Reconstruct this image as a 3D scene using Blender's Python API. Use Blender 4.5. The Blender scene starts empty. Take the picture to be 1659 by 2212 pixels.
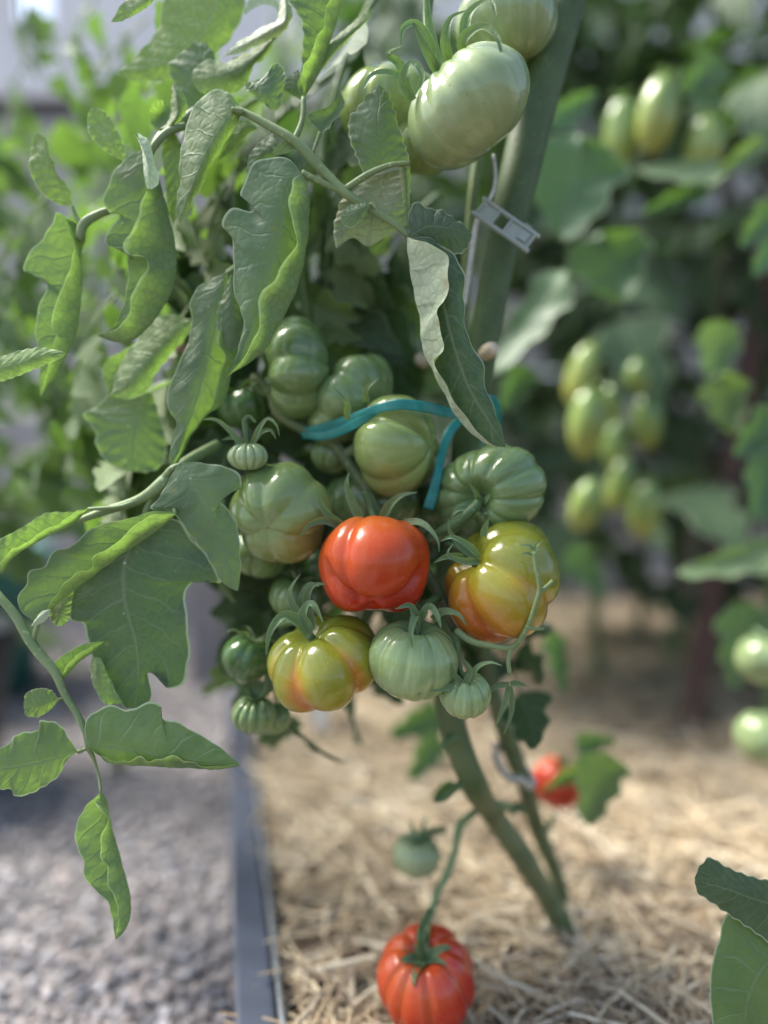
import bpy, math, random
import numpy as np
from mathutils import Vector, Matrix

R = math.radians
rnd = random.Random(11)
sc = bpy.context.scene
COL = sc.collection

# ------------------------------------------------------------------ camera, sky, sun, exposure
CAM_H, PITCH, FPX = 0.425, R(3.0), 1662.0
cam = bpy.data.cameras.new('camera')
cam_o = bpy.data.objects.new('camera', cam); COL.objects.link(cam_o)
cam_o.location = (0, 0, CAM_H); cam_o.rotation_euler = (math.pi/2 - PITCH, 0, 0)
cam.sensor_fit = 'VERTICAL'; cam.sensor_height = 34.6; cam.lens = 26.0
cam.clip_start = 0.02; cam.clip_end = 200
cam.dof.use_dof = True; cam.dof.focus_distance = 0.480; cam.dof.aperture_fstop = 1.22
sc.camera = cam_o

w = bpy.data.worlds.new("World"); sc.world = w; w.use_nodes = True
nt = w.node_tree; bg = nt.nodes['Background']
sky = nt.nodes.new('ShaderNodeTexSky'); sky.sky_type = 'NISHITA'; sky.sun_disc = False
SUN_EL, SUN_AZ = R(56), R(-70)          # azimuth measured from +Y towards +X: to the left and a little beyond
sky.sun_elevation = SUN_EL; sky.sun_rotation = SUN_AZ
sky.air_density = 1.0; sky.dust_density = 3.0; sky.ozone_density = 1.0
nt.links.new(sky.outputs[0], bg.inputs[0]); bg.inputs[1].default_value = 0.12
sun = bpy.data.lights.new('sun', 'SUN'); sun.energy = 3.2; sun.angle = R(26); sun.color = (1, .96, .9)
sun_o = bpy.data.objects.new('sun', sun); COL.objects.link(sun_o)
_d = Vector((math.sin(SUN_AZ)*math.cos(SUN_EL), math.cos(SUN_AZ)*math.cos(SUN_EL), math.sin(SUN_EL)))
sun_o.rotation_euler = _d.to_track_quat('Z', 'Y').to_euler(); sun_o.location = (-2, 1, 4)
sc.view_settings.view_transform = 'Standard'; sc.view_settings.look = 'None'
sc.view_settings.gamma = 1; sc.view_settings.exposure = 1.62
sc.cycles.use_denoising = True
sc.cycles.max_bounces = 8; sc.cycles.transparent_max_bounces = 8; sc.cycles.caustics_reflective = False
sc.cycles.caustics_refractive = False

# ------------------------------------------------------------------ measuring: a photo pixel (1659 wide) and a distance give a point
CP, SP = math.cos(PITCH), math.sin(PITCH)
CAMP = np.array([0, 0, CAM_H]); RT = np.array([1., 0, 0]); FW = np.array([0, CP, -SP]); UP = np.array([0, SP, CP])
def P(x, y, d):
    return CAMP + FW*d + RT*((x-829.5)/FPX*d) + UP*((1106-y)/FPX*d)
def V3(a, b, c):                        # right, up, towards the viewer -> world direction
    v = RT*a + UP*b - FW*c
    return v/np.linalg.norm(v)
def G(x, y, z=0.0):
    v = FW + RT*((x-829.5)/FPX) + UP*((1106-y)/FPX)
    return CAMP + v*((z-CAM_H)/v[2])

# ------------------------------------------------------------------ object helpers
WLOC = {}
def tag(o, label=None, cat=None, group=None, kind=None):
    if label: o['label'] = label
    if cat: o['category'] = cat
    if group: o['group'] = group
    if kind: o['kind'] = kind
    return o
def link(o, loc, parent=None):
    COL.objects.link(o); loc = Vector(loc)
    WLOC[o] = loc
    if parent is not None:
        o.parent = parent; o.location = loc - WLOC[parent]
    else: o.location = loc
    return o
def empty(name, loc, label=None, cat=None, group=None, parent=None):
    o = bpy.data.objects.new(name, None); o.empty_display_size = .02
    link(o, loc, parent)
    return tag(o, label, cat, group)
class MB:                               # collects pieces of ONE mesh
    def __init__(s): s.v = []; s.f = []; s.uv = []; s.n = 0; s.mi = []
    def add(s, v, f, uv=None, mi=0):
        v = np.asarray(v, float); s.v.append(v)
        s.f += [tuple(i+s.n for i in q) for q in f]; s.mi += [mi]*len(f)
        s.uv.append(np.zeros((len(v), 2)) if uv is None else np.asarray(uv, float)); s.n += len(v)
    def grid(s, p, uv=None, wrap=False, mi=0):
        r, c = p.shape[:2]; f = []
        for i in range(r-1):
            for j in range(c if wrap else c-1):
                k = (j+1) % c
                f.append((i*c+j, i*c+k, (i+1)*c+k, (i+1)*c+j))
        s.add(p.reshape(-1, 3), f, None if uv is None else uv.reshape(-1, 2), mi)
    def tube(s, pts, rad, n=10, cap=True, steps=None, mi=0, flat=None):
        pts = np.asarray(pts, float); k = steps or max(6, 5*len(pts))
        rad = np.broadcast_to(np.asarray(rad, float), (len(pts),))
        q = spl(np.column_stack([pts, rad]), k); c = q[:, :3]; r = q[:, 3]
        t = np.gradient(c, axis=0); t /= np.linalg.norm(t, axis=1)[:, None] + 1e-12
        u = np.cross(t[0], [0.3, 0.1, 1.]); u /= np.linalg.norm(u) + 1e-12; rings = []
        for i in range(k):
            u = u - t[i]*np.dot(u, t[i]); u /= np.linalg.norm(u) + 1e-12
            b = np.cross(t[i], u); a = np.arange(n)*2*math.pi/n
            rr = r[i]*(1 + (flat*np.cos(2*a) if flat else 0))
            rings.append(c[i] + (np.cos(a)*rr)[:, None]*u + (np.sin(a)*rr)[:, None]*b)
        if cap:
            rings = [np.repeat(c[:1], n, 0)] + rings + [np.repeat(c[-1:], n, 0)]
        p = np.array(rings); kk = len(p)
        uv = np.stack(np.meshgrid(np.linspace(0, 1, n), np.linspace(0, 1, kk)), -1)
        s.grid(p, uv, wrap=True, mi=mi)
    def box(s, c, x, y, z, ax=None, mi=0):
        ax = np.eye(3) if ax is None else np.asarray(ax, float)
        o = [np.asarray(c, float) + ax[0]*x*a + ax[1]*y*b + ax[2]*z*d for a in (-.5, .5) for b in (-.5, .5) for d in (-.5, .5)]
        s.add(o, [(0, 1, 3, 2), (4, 6, 7, 5), (0, 4, 5, 1), (2, 3, 7, 6), (0, 2, 6, 4), (1, 5, 7, 3)], mi=mi)
    def build(s, name, mats, loc, parent=None, smooth=True, attrs=None, bevel=0):
        me = mesh(name, np.concatenate(s.v) - np.asarray(loc, float), s.f, np.concatenate(s.uv), mats, smooth, s.mi, attrs)
        o = bpy.data.objects.new(name, me); link(o, loc, parent)
        if bevel:
            m = o.modifiers.new('bevel', 'BEVEL'); m.width = bevel; m.segments = 2; m.limit_method = 'ANGLE'
        return o
def mesh(name, v, f, uv=None, mats=None, smooth=True, mi=None, attrs=None):
    me = bpy.data.meshes.new(name); f = list(f)
    me.from_pydata(np.asarray(v, float).tolist(), [], f)
    if smooth: me.polygons.foreach_set('use_smooth', [True]*len(me.polygons))
    for m in (mats if isinstance(mats, (list, tuple)) else [mats]):
        if m: me.materials.append(m)
    if mi and any(mi): me.polygons.foreach_set('material_index', mi)
    if uv is not None:
        l = me.uv_layers.new(name='UVMap'); vi = np.empty(len(me.loops), int); me.loops.foreach_get('vertex_index', vi)
        l.data.foreach_set('uv', uv[vi].astype(np.float32).ravel())
    for k, a in (attrs or {}).items():
        at = me.attributes.new(k, 'FLOAT', 'POINT'); at.data.foreach_set('value', np.asarray(a, np.float32))
    me.update(); return me
def hermite(t, y, tq):
    m = np.gradient(y, t, axis=0) if len(t) > 2 else np.repeat((y[1:]-y[:1])/(t[1]-t[0]), 2, 0)
    i = np.clip(np.searchsorted(t, tq, 'right')-1, 0, len(t)-2); h = (t[i+1]-t[i]); s = (tq-t[i])/h
    sh = (-1,) + (1,)*(y.ndim-1); s = s.reshape(sh); h = h.reshape(sh)
    return (2*s**3-3*s**2+1)*y[i] + (s**3-2*s**2+s)*h*m[i] + (-2*s**3+3*s**2)*y[i+1] + (s**3-s**2)*h*m[i+1]
def spl(p, n):
    p = np.asarray(p, float)
    d = np.linalg.norm(np.diff(p[:, :3], axis=0), axis=1)**.75 + 1e-9; t = np.concatenate([[0], np.cumsum(d)]); t /= t[-1]
    q = hermite(t, p, np.linspace(0, 1, 4*n))           # then even spacing
    e = np.concatenate([[0], np.cumsum(np.linalg.norm(np.diff(q[:, :3], axis=0), axis=1))]); e /= e[-1] + 1e-12
    x = np.linspace(0, 1, n)
    return np.stack([np.interp(x, e, q[:, k]) for k in range(q.shape[1])], 1)

# ------------------------------------------------------------------ materials
class NT:
    def __init__(s, name):
        s.m = bpy.data.materials.new(name); s.m.use_nodes = True; s.t = s.m.node_tree
        s.t.nodes.clear(); s.out = s.t.nodes.new('ShaderNodeOutputMaterial')
    def n(s, ty, **kw):
        x = s.t.nodes.new('ShaderNode'+ty)
        for k, v in kw.items(): setattr(x, k, v)
        return x
    def set(s, sock, v):
        if isinstance(v, bpy.types.NodeSocket): s.t.links.new(v, sock)
        elif v is not None:
            if isinstance(v, (tuple, list)) and len(v) == 3 and sock.type == 'RGBA': v = (*v, 1)
            sock.default_value = v
    def math(s, op, a, b=None, c=None, clamp=False):
        x = s.n('Math', operation=op); x.use_clamp = clamp
        for i, v in enumerate((a, b, c)):
            if v is not None: s.set(x.inputs[i], v)
        return x.outputs[0]
    def mr(s, v, a, b, c=0., d=1., smooth=True):
        x = s.n('MapRange', interpolation_type='SMOOTHSTEP' if smooth else 'LINEAR')
        for i, q in enumerate((v, a, b, c, d)): s.set(x.inputs[i], q)
        return x.outputs[0]
    def mix(s, f, a, b, mode='MIX'):
        x = s.n('Mix', data_type='RGBA', blend_type=mode)
        s.set(x.inputs[0], f); s.set(x.inputs[6], a); s.set(x.inputs[7], b); return x.outputs[2]
    def noise(s, vec, scale, detail=3, rough=.5):
        x = s.n('TexNoise'); s.set(x.inputs['Vector'], vec); x.inputs['Scale'].default_value = scale
        x.inputs['Detail'].default_value = detail; x.inputs['Roughness'].default_value = rough; return x.outputs[0]
    def voro(s, vec, scale, feat='F1', out=0):
        x = s.n('TexVoronoi', feature=feat); s.set(x.inputs['Vector'], vec); x.inputs['Scale'].default_value = scale
        return x.outputs[out]
    def obj(s): return s.n('TexCoord').outputs['Object']
    def uv(s): return s.n('TexCoord').outputs['UV']
    def attr(s, name): return s.n('Attribute', attribute_name=name).outputs['Fac']
    def bump(s, h, strength, dist):
        x = s.n('Bump'); s.set(x.inputs['Height'], h); x.inputs['Strength'].default_value = strength
        x.inputs['Distance'].default_value = dist; return x.outputs[0]
    def prin(s, col, rough=.5, bump=None, **kw):
        x = s.n('BsdfPrincipled'); s.set(x.inputs['Base Color'], col); s.set(x.inputs['Roughness'], rough)
        if bump is not None: s.set(x.inputs['Normal'], bump)
        for k, v in kw.items(): s.set(x.inputs[k.replace('_', ' ')], v)
        return x.outputs[0]
    def done(s, sh): s.t.links.new(sh, s.out.inputs[0]); return s.m
    def ramp(s, f, stops):
        x = s.n('ValToRGB'); s.set(x.inputs[0], f); e = x.color_ramp.elements
        while len(e) < len(stops): e.new(.5)
        for q, (p, c) in zip(e, stops): q.position = p; q.color = (*c, 1)
        return x.outputs[0]

def leaf_mat(name, front, back, trans, veins=7, tw=.34, specks=.0, rough=.48, vcol=(.27, .35, .19), dry=0., sheen=.36, slope=1.25):
    k = NT(name); o = k.obj()
    sep = k.n('SeparateXYZ'); k.set(sep.inputs[0], k.uv()); U, V = sep.outputs[0], sep.outputs[1]
    au = k.math('ABSOLUTE', U); sg = k.math('SIGN', U)
    wob = k.math('MULTIPLY', k.math('SUBTRACT', k.noise(o, 70, 2), .5), .55)
    s = k.math('ADD', k.math('SUBTRACT', k.math('MULTIPLY', V, float(veins)), k.math('MULTIPLY', au, slope)), k.math('ADD', wob, k.math('MULTIPLY', sg, .22)))
    p = k.math('PINGPONG', s, .5)
    vein = k.math('SUBTRACT', 1., k.mr(p, .0, .075))
    vein = k.math('MULTIPLY', vein, k.mr(au, .7, 1., 1., .25))
    mid = k.math('SUBTRACT', 1., k.mr(au, .0, .055))
    ve = k.math('MAXIMUM', k.math('MULTIPLY', vein, .8), mid)
    cell = k.voro(o, 165, 'DISTANCE_TO_EDGE')
    net = k.math('SUBTRACT', 1., k.mr(cell, .0, .14))
    edge = k.mr(au, .945, .98)
    bf = k.n('NewGeometry').outputs['Backfacing']
    rn = k.n('ObjectInfo').outputs['Random']
    blot = k.noise(o, 38, 4)
    ca = k.mix(k.mr(blot, .3, .75), front, tuple(c*q for c, q in zip(front, (1.7, 1.5, 1.3))))
    cb = k.mix(k.mr(blot, .3, .75), back, tuple(c*q for c, q in zip(back, (1.25, 1.2, 1.15))))
    ca = k.mix(k.math('MULTIPLY', ve, .5), ca, vcol)
    ca = k.mix(k.math('MULTIPLY', net, .20), ca, tuple(c*.75 for c in vcol))
    cb = k.mix(k.math('MULTIPLY', ve, .55), cb, tuple(c*1.15 for c in vcol))
    cb = k.mix(k.math('MULTIPLY', net, .22), cb, tuple(c*.45 for c in back))
    col = k.mix(bf, ca, cb)
    col = k.mix(k.math('MULTIPLY', edge, .85), col, (.50, .57, .38))
    hs = k.n('HueSaturation'); k.set(hs.inputs['Color'], col); k.set(hs.inputs['Value'], k.mr(rn, 0, 1, .86, 1.16, False)); k.set(hs.inputs['Hue'], k.mr(rn, 0, 1, .49, .508, False))
    col = hs.outputs[0]
    if specks:
        sp = k.math('SUBTRACT', 1., k.mr(k.voro(o, 95), .06, .11)); sp = k.math('MULTIPLY', sp, k.mr(k.noise(o, 30, 1), .54, .60))
        col = k.mix(k.math('MULTIPLY', sp, specks), col, (.55, .58, .45))
    if dry:
        dr = k.mr(k.math('ADD', k.math('MULTIPLY', k.noise(o, 60, 4), .55), k.math('MULTIPLY', au, .45)), .70, .80)
        col = k.mix(k.math('MULTIPLY', dr, dry), col, (.30, .22, .12))
    bs = k.math('MULTIPLY', k.math('SUBTRACT', 1., k.mr(k.voro(o, 60), .05, .13)), k.mr(k.noise(o, 21, 2), .57, .62)); col = k.mix(k.math('MULTIPLY', bs, .6), col, (.30, .27, .10))
    h = k.math('ADD', k.math('MULTIPLY', ve, -1.), k.math('ADD', k.math('MULTIPLY', k.mr(cell, 0., .3), .45), k.math('MULTIPLY', k.noise(o, 420, 2), .18)))
    nb = k.bump(h, .6, .0006)
    rg = k.math('ADD', rough, k.math('MULTIPLY', k.math('SUBTRACT', k.noise(o, 160, 3), .5), .25))
    rg = k.math('ADD', rg, k.math('MULTIPLY', bf, .18))
    pr = k.prin(col, rg, nb, Specular_IOR_Level=sheen, Sheen_Weight=.07, Sheen_Roughness=.5)
    tr = k.n('BsdfTranslucent')
    tc = k.mix(k.math('MULTIPLY', ve, .8), trans, tuple(c*.35 for c in trans))
    tc = k.mix(k.math('MULTIPLY', net, .36), tc, tuple(c*.5 for c in trans))
    tc = k.mix(k.mr(blot, .35, .7, 0., .35), tc, tuple(c*.55 for c in trans))
    k.set(tr.inputs[0], tc); k.set(tr.inputs[1], nb)
    mx = k.n('MixShader'); mx.inputs[0].default_value = tw; k.t.links.new(pr, mx.inputs[1]); k.t.links.new(tr.outputs[0], mx.inputs[2])
    return k.done(mx.outputs[0])

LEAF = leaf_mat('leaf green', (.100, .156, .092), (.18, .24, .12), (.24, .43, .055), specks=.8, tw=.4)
LEAF_DARK = leaf_mat('leaf deep green', (.052, .092, .056), (.12, .19, .08), (.14, .30, .03), veins=8, tw=.25, specks=.9)
LEAF_PALE = leaf_mat('leaf with pale underside', (.034, .074, .036), (.43, .51, .34), (.2, .36, .06), veins=7, tw=.22, specks=.7, dry=.75)
LEAF_PALE2 = leaf_mat('leaf with grey underside', (.05, .10, .05), (.27, .32, .19), (.2, .36, .06), veins=6, tw=.25, specks=.7, dry=.4)
LEAF_YOUNG = leaf_mat('young bright leaf', (.085, .15, .065), (.17, .25, .09), (.26, .45, .06), veins=6, tw=.36)
LEAF_FAR = leaf_mat('bright leaf behind', (.075, .13, .06), (.13, .2, .09), (.20, .38, .05), veins=6, tw=.36)
LEAF_SHADE = leaf_mat('leaf darkened for shade', (.028, .066, .034), (.06, .105, .052), (.10, .22, .03), veins=6, tw=.25)  # background shade put into the colour: a darker copy of the leaf green
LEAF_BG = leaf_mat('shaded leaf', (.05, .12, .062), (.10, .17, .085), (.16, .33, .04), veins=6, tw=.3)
SEPAL = leaf_mat('sepal', (.11, .18, .085), (.20, .28, .14), (.2, .38, .05), veins=2, tw=.2, vcol=(.2, .28, .12))

def stem_mat(name, a, b, rough=.55, grow=None):
    k = NT(name); o = k.obj()
    c = k.mix(k.mr(k.noise(o, 45, 4), .3, .7), a, b)
    c = k.mix(k.math('MULTIPLY', k.mr(k.noise(o, 260, 2), .62, .72), .5), c, tuple(x*1.8 for x in b))
    if grow:                                            # the oldest wood near the soil is yellower
        sp = k.n('SeparateXYZ'); k.set(sp.inputs[0], o); c = k.mix(k.math('MULTIPLY', k.mr(sp.outputs[2], .10, .30, 1., 0.), k.mr(k.noise(o, 22, 3), .25, .6)), c, grow)
    return k.done(k.prin(c, rough, k.bump(k.noise(o, 300, 3), .35, .0008), Specular_IOR_Level=.35))
STEM = stem_mat('stem green', (.060, .105, .035), (.095, .15, .055))
STEM_LIGHT = stem_mat('stalk green', (.15, .21, .085), (.20, .265, .115))
STEM_DARK = stem_mat('thick stem green', (.052, .088, .030), (.076, .12, .045), grow=(.17, .185, .085))
STEM_OLD = stem_mat('old stem', (.085, .115, .045), (.13, .16, .07))
WOODY = stem_mat('dry stub', (.42, .34, .22), (.55, .46, .33), .8)

def tomato_mat(name, stops, rough=.14, streak=.25, speck=.3, spec=.5):
    k = NT(name); o = k.obj(); rp = k.attr('ripe')
    f = k.math('ADD', rp, k.math('MULTIPLY', k.math('SUBTRACT', k.noise(o, 45, 4, .6), .5), .28))
    c = k.ramp(f, stops)
    sep = k.n('SeparateXYZ'); k.set(sep.inputs[0], k.uv())
    cb = k.n('CombineXYZ'); k.set(cb.inputs[0], k.math('MULTIPLY', sep.outputs[0], 26.)); k.set(cb.inputs[1], k.math('MULTIPLY', sep.outputs[1], 1.6))
    st = k.noise(cb.outputs[0], 1.6, 4)
    c = k.mix(k.math('MULTIPLY', k.mr(st, .45, .75), streak), c, k.mix(.5, c, (.55, .62, .36)))
    c = k.mix(k.math('MULTIPLY', k.mr(st, .5, .22), streak*.6), c, k.mix(1., c, (.72, .78, .66), 'MULTIPLY'))
    sp = k.math('SUBTRACT', 1., k.mr(k.voro(o, 330), .06, .16))
    c = k.mix(k.math('MULTIPLY', sp, speck), c, k.mix(.5, c, (.8, .8, .5)))
    fl = k.math('MULTIPLY', k.math('SUBTRACT', 1., k.mr(k.voro(o, 70), .05, .10)), k.mr(k.noise(o, 26, 2), .56, .62))
    c = k.mix(k.math('MULTIPLY', fl, .7), c, (.16, .12, .05))
    sc_ = k.mr(k.attr('scar'), .3, .8); c = k.mix(sc_, c, (.17, .13, .05))
    rg = k.math('ADD', rough, k.math('MULTIPLY', k.math('SUBTRACT', k.noise(o, 120, 3), .5), .12))
    nb = k.bump(k.math('ADD', k.noise(o, 700, 2), k.math('MULTIPLY', k.noise(o, 60, 2), 1.5)), .10, .0012)
    return k.done(k.prin(c, rg, nb, Specular_IOR_Level=spec, Subsurface_Weight=.12, Subsurface_Radius=(.006, .004, .0015), Subsurface_Scale=1.))
GRN = [(0., (.085, .150, .050)), (.5, (.155, .235, .085)), (1., (.25, .31, .13))]
TM_GREEN = tomato_mat('unripe tomato skin', GRN)
TM_PALE = tomato_mat('pale green tomato skin', [(0., (.165, .235, .10)), (.5, (.265, .34, .16)), (1., (.36, .42, .22))], streak=.35)
TM_MINT = tomato_mat('striped green tomato skin', [(0., (.13, .205, .070)), (.5, (.22, .305, .12)), (1., (.33, .40, .20))], streak=.55)
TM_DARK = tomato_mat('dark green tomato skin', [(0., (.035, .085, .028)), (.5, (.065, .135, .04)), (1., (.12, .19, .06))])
TM_YG = tomato_mat('yellow green tomato skin', [(0., (.15, .22, .06)), (.5, (.245, .315, .095)), (1., (.36, .39, .14))])
TM_TURN = tomato_mat('ripening tomato skin', [(0., (.16, .185, .020)), (.35, (.28, .255, .022)), (.62, (.40, .185, .017)), (1., (.43, .095, .013))], streak=.15)
TM_TURNG = tomato_mat('green tomato skin turning orange', [(0., (.14, .205, .065)), (.4, (.19, .245, .08)), (.7, (.33, .22, .05)), (1., (.40, .17, .03))], streak=.07)
TM_RED = tomato_mat('ripe tomato skin', [(0., (.48, .16, .022)), (.3, (.46, .075, .014)), (.7, (.42, .032, .009)), (1., (.28, .013, .009))], rough=.2, streak=.06, speck=.2, spec=.34)
TM_BEEF = tomato_mat('red ribbed tomato skin', [(0., (.52, .20, .04)), (.2, (.52, .085, .018)), (.5, (.47, .030, .011)), (1., (.38, .018, .009))], streak=.15)
TM_PLUM = tomato_mat('plum tomato skin', [(0., (.12, .20, .055)), (.5, (.21, .29, .07)), (1., (.30, .31, .07))])
def plain(name, col, rough=.5, bump=0, scale=60, var=.25, **kw):
    k = NT(name); o = k.obj(); n = k.noise(o, scale, 4)
    c = k.mix(k.mr(n, .3, .7), tuple(x*(1-var) for x in col), tuple(x*(1+var) for x in col))
    return k.done(k.prin(c, rough, k.bump(n, bump, .002) if bump else None, **kw))

# ------------------------------------------------------------------ setting: path, bed, straw, gravel, edging, fence
ED = np.array([-math.sin(R(11.9)), math.cos(R(11.9)), 0]); EP = np.array([ED[1], -ED[0], 0])
def lat(u, v, z=0.): return EP*u + ED*v + np.array([0, 0, z])
def sheet(name, u0, u1, v0, v1, z, mat):
    b = MB(); n = 2
    b.add([lat(u0, v0, z), lat(u1, v0, z), lat(u1, v1, z), lat(u0, v1, z)], [(0, 1, 2, 3)])
    return tag(b.build(name, mat, (0, 0, 0), smooth=False), kind='structure')
SOIL = plain('dark soil', (.045, .032, .022), .9, 1., 40, .5)
DIRT = plain('path grit', (.20, .19, .19), .9, 1., 90, .35)
sheet('ground', -60, 60, -40, 90, -.12, plain('earth', (.12, .10, .08), .9, .5, 3))
sheet('path', -4, .02, -1, 6, -.085, DIRT)
def soil_z(x, y): return -.006 + .010*np.sin(x*9+1)*np.sin(y*7) + .006*np.sin(x*21+y*17)
def bed():
    uu = np.linspace(.037, 3.2, 90); vv = np.linspace(-.6, 3.4, 110)
    p = np.array([[lat(u, v) for u in uu] for v in vv]); p[..., 2] = soil_z(p[..., 0], p[..., 1])
    b = MB(); b.grid(p); tag(b.build('bed_soil', SOIL, (0, 0, 0)), kind='structure')
bed()

def straw():
    g = np.random.default_rng(5); n = 40000
    y = .30 + 2.2*g.random(n)**1.55; x = (-.6*y-.1) + (1.35*y+.3)*g.random(n)
    lt = x*EP[0] + y*EP[1]; keep = lt > .055; x, y = x[keep], y[keep]; n = len(x)
    hole = np.sin(x*13+2)*np.sin(y*11+.5) + .6*np.sin(x*31+y*23); kp = (hole < .80) | (g.random(n) < .25); x, y = x[kp], y[kp]; n = len(x)
    L = g.uniform(.015, .11, n)*(1+.3*y); wd = g.uniform(.0006, .0018, n)*(1+.35*y)
    az = g.uniform(0, math.pi*2, n) ; tilt = g.normal(0, .16, n); bend = g.normal(0, .26, n)
    z0 = soil_z(x, y) + .003 + .020*g.random(n)**1.4
    dx = np.stack([np.cos(az)*np.cos(tilt), np.sin(az)*np.cos(tilt), np.sin(tilt)], 1)
    sd = np.stack([-np.sin(az), np.cos(az), 0*az], 1); up = np.cross(dx, sd)
    ro = g.uniform(-.9, .9, n)[:, None]; s2 = sd*np.cos(ro)+up*np.sin(ro); u2 = np.cross(dx, s2)
    c = np.stack([x, y, z0], 1); rows = []
    for t in (-.5, -.17, .17, .5):
        q = c + dx*(L*t)[:, None] + sd*(L*bend*(t*t*2-.25))[:, None]; ww = wd[:, None]*(.8 if abs(t) > .4 else 1)
        rows += [q - s2*ww, q + u2*ww*.75, q + s2*ww]
    v = np.stack(rows, 1)                               # n,12,3
    lows = v[..., 2].min(1); fl = soil_z(x, y) - .002; v[..., 2] += np.maximum(0, fl-lows)[:, None]
    f = []
    for i in range(3):
        for j in range(2): f.append([i*3+j, i*3+j+1, i*3+j+4, i*3+j+3])
    f = (np.array(f)[None] + (np.arange(n)*12)[:, None, None]).reshape(-1, 4)
    k = NT('straw'); ri = k.n('NewGeometry').outputs['Random Per Island']; o = k.obj()
    col = k.ramp(ri, [(0, (.16, .115, .08)), (.25, (.35, .265, .165)), (.55, (.50, .405, .265)), (.85, (.63, .545, .385)), (1, (.74, .67, .53))])
    col = k.mix(k.mr(k.noise(o, 9, 3), .35, .7, 0, .3), col, (.34, .25, .14))
    mt = k.done(k.prin(col, .62, k.bump(k.noise(o, 500, 2), .3, .001), Specular_IOR_Level=.35))
    me = mesh('straw_mulch', v.reshape(-1, 3), f, None, mt, True)
    ob = bpy.data.objects.new('straw_mulch', me); link(ob, (0, 0, 0))
    tag(ob, 'loose golden straw mulch spread over the garden bed', 'straw mulch', kind='stuff')
straw()

def gravel():
    g = np.random.default_rng(8)
    import bmesh
    bm = bmesh.new(); bmesh.ops.create_icosphere(bm, subdivisions=2, radius=1)
    bv = np.array([v.co[:] for v in bm.verts]); bf = np.array([[v.index for v in f.verts] for f in bm.faces]); bm.free()
    n = 19000; v = .25 + 2.9*g.random(n)**1.6; u = .0 - (.12+.8*v)*g.random(n)
    s = g.uniform(.0016, .0058, n)*(1+.3*v)
    c = np.array([lat(a, b) for a, b in zip(u, v)]); c[:, 2] = -.085 + s*.35 + .005*g.random(n)
    sq = np.stack([g.uniform(.75, 1.3, n), g.uniform(.75, 1.3, n), g.uniform(.5, .8, n)], 1)
    a = g.uniform(0, 6.3, n); ph = g.uniform(0, 6.3, (n, 3))
    q = bv[None]*(1+.14*np.sin(bv[None, :, [1]]*3+ph[:, None, :1])+.1*np.sin(bv[None, :, [0]]*5+ph[:, None, 1:2]))*sq[:, None]
    x = q[..., 0]*np.cos(a)[:, None]-q[..., 1]*np.sin(a)[:, None]; y = q[..., 0]*np.sin(a)[:, None]+q[..., 1]*np.cos(a)[:, None]
    q = np.stack([x, y, q[..., 2]], -1)*s[:, None, None] + c[:, None]
    f = (bf[None] + (np.arange(n)*len(bv))[:, None, None]).reshape(-1, 3)
    k = NT('gravel'); ri = k.n('NewGeometry').outputs['Random Per Island']; o = k.obj()
    col = k.ramp(ri, [(0, (.10, .11, .135)), (.3, (.20, .19, .19)), (.55, (.29, .255, .235)), (.8, (.36, .31, .285)), (1, (.44, .43, .44))])
    col = k.mix(k.mr(k.noise(o, 120, 3), .3, .7, 0, .3), col, (.2, .19, .19))
    me = mesh('gravel', q.reshape(-1, 3), f, None, k.done(k.prin(col, .8, k.bump(k.noise(o, 300, 3), .4, .001))), True)
    ob = bpy.data.objects.new('gravel', me); link(ob, (0, 0, 0))
    tag(ob, 'grey and pinkish gravel covering the path beside the bed', 'gravel', kind='stuff')
gravel()

def edging():
    M = plain('blue grey painted steel', (.050, .062, .088), .5, .15, 25, .15, Specular_IOR_Level=.5)
    e = empty('garden_edging', lat(.02, 1., -.1), 'long blue grey metal edging between gravel path and straw bed', 'edging')
    ax = [ED, EP, np.array([0, 0, 1.])]
    b = MB(); b.box(lat(.021, 1.3, -.035), 3.6, .030, .10, ax); b.build('rail', M, WLOC[e], e, False, bevel=.003)
    b = MB(); b.tube([lat(.0405, -.45, .013), lat(.0405, 3.05, .013)], .0030, 8, steps=4)
    b.build('rolled_lip', plain('worn steel lip', (.15, .165, .17), .5, .1, 30), WLOC[e], e)
edging()

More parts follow.
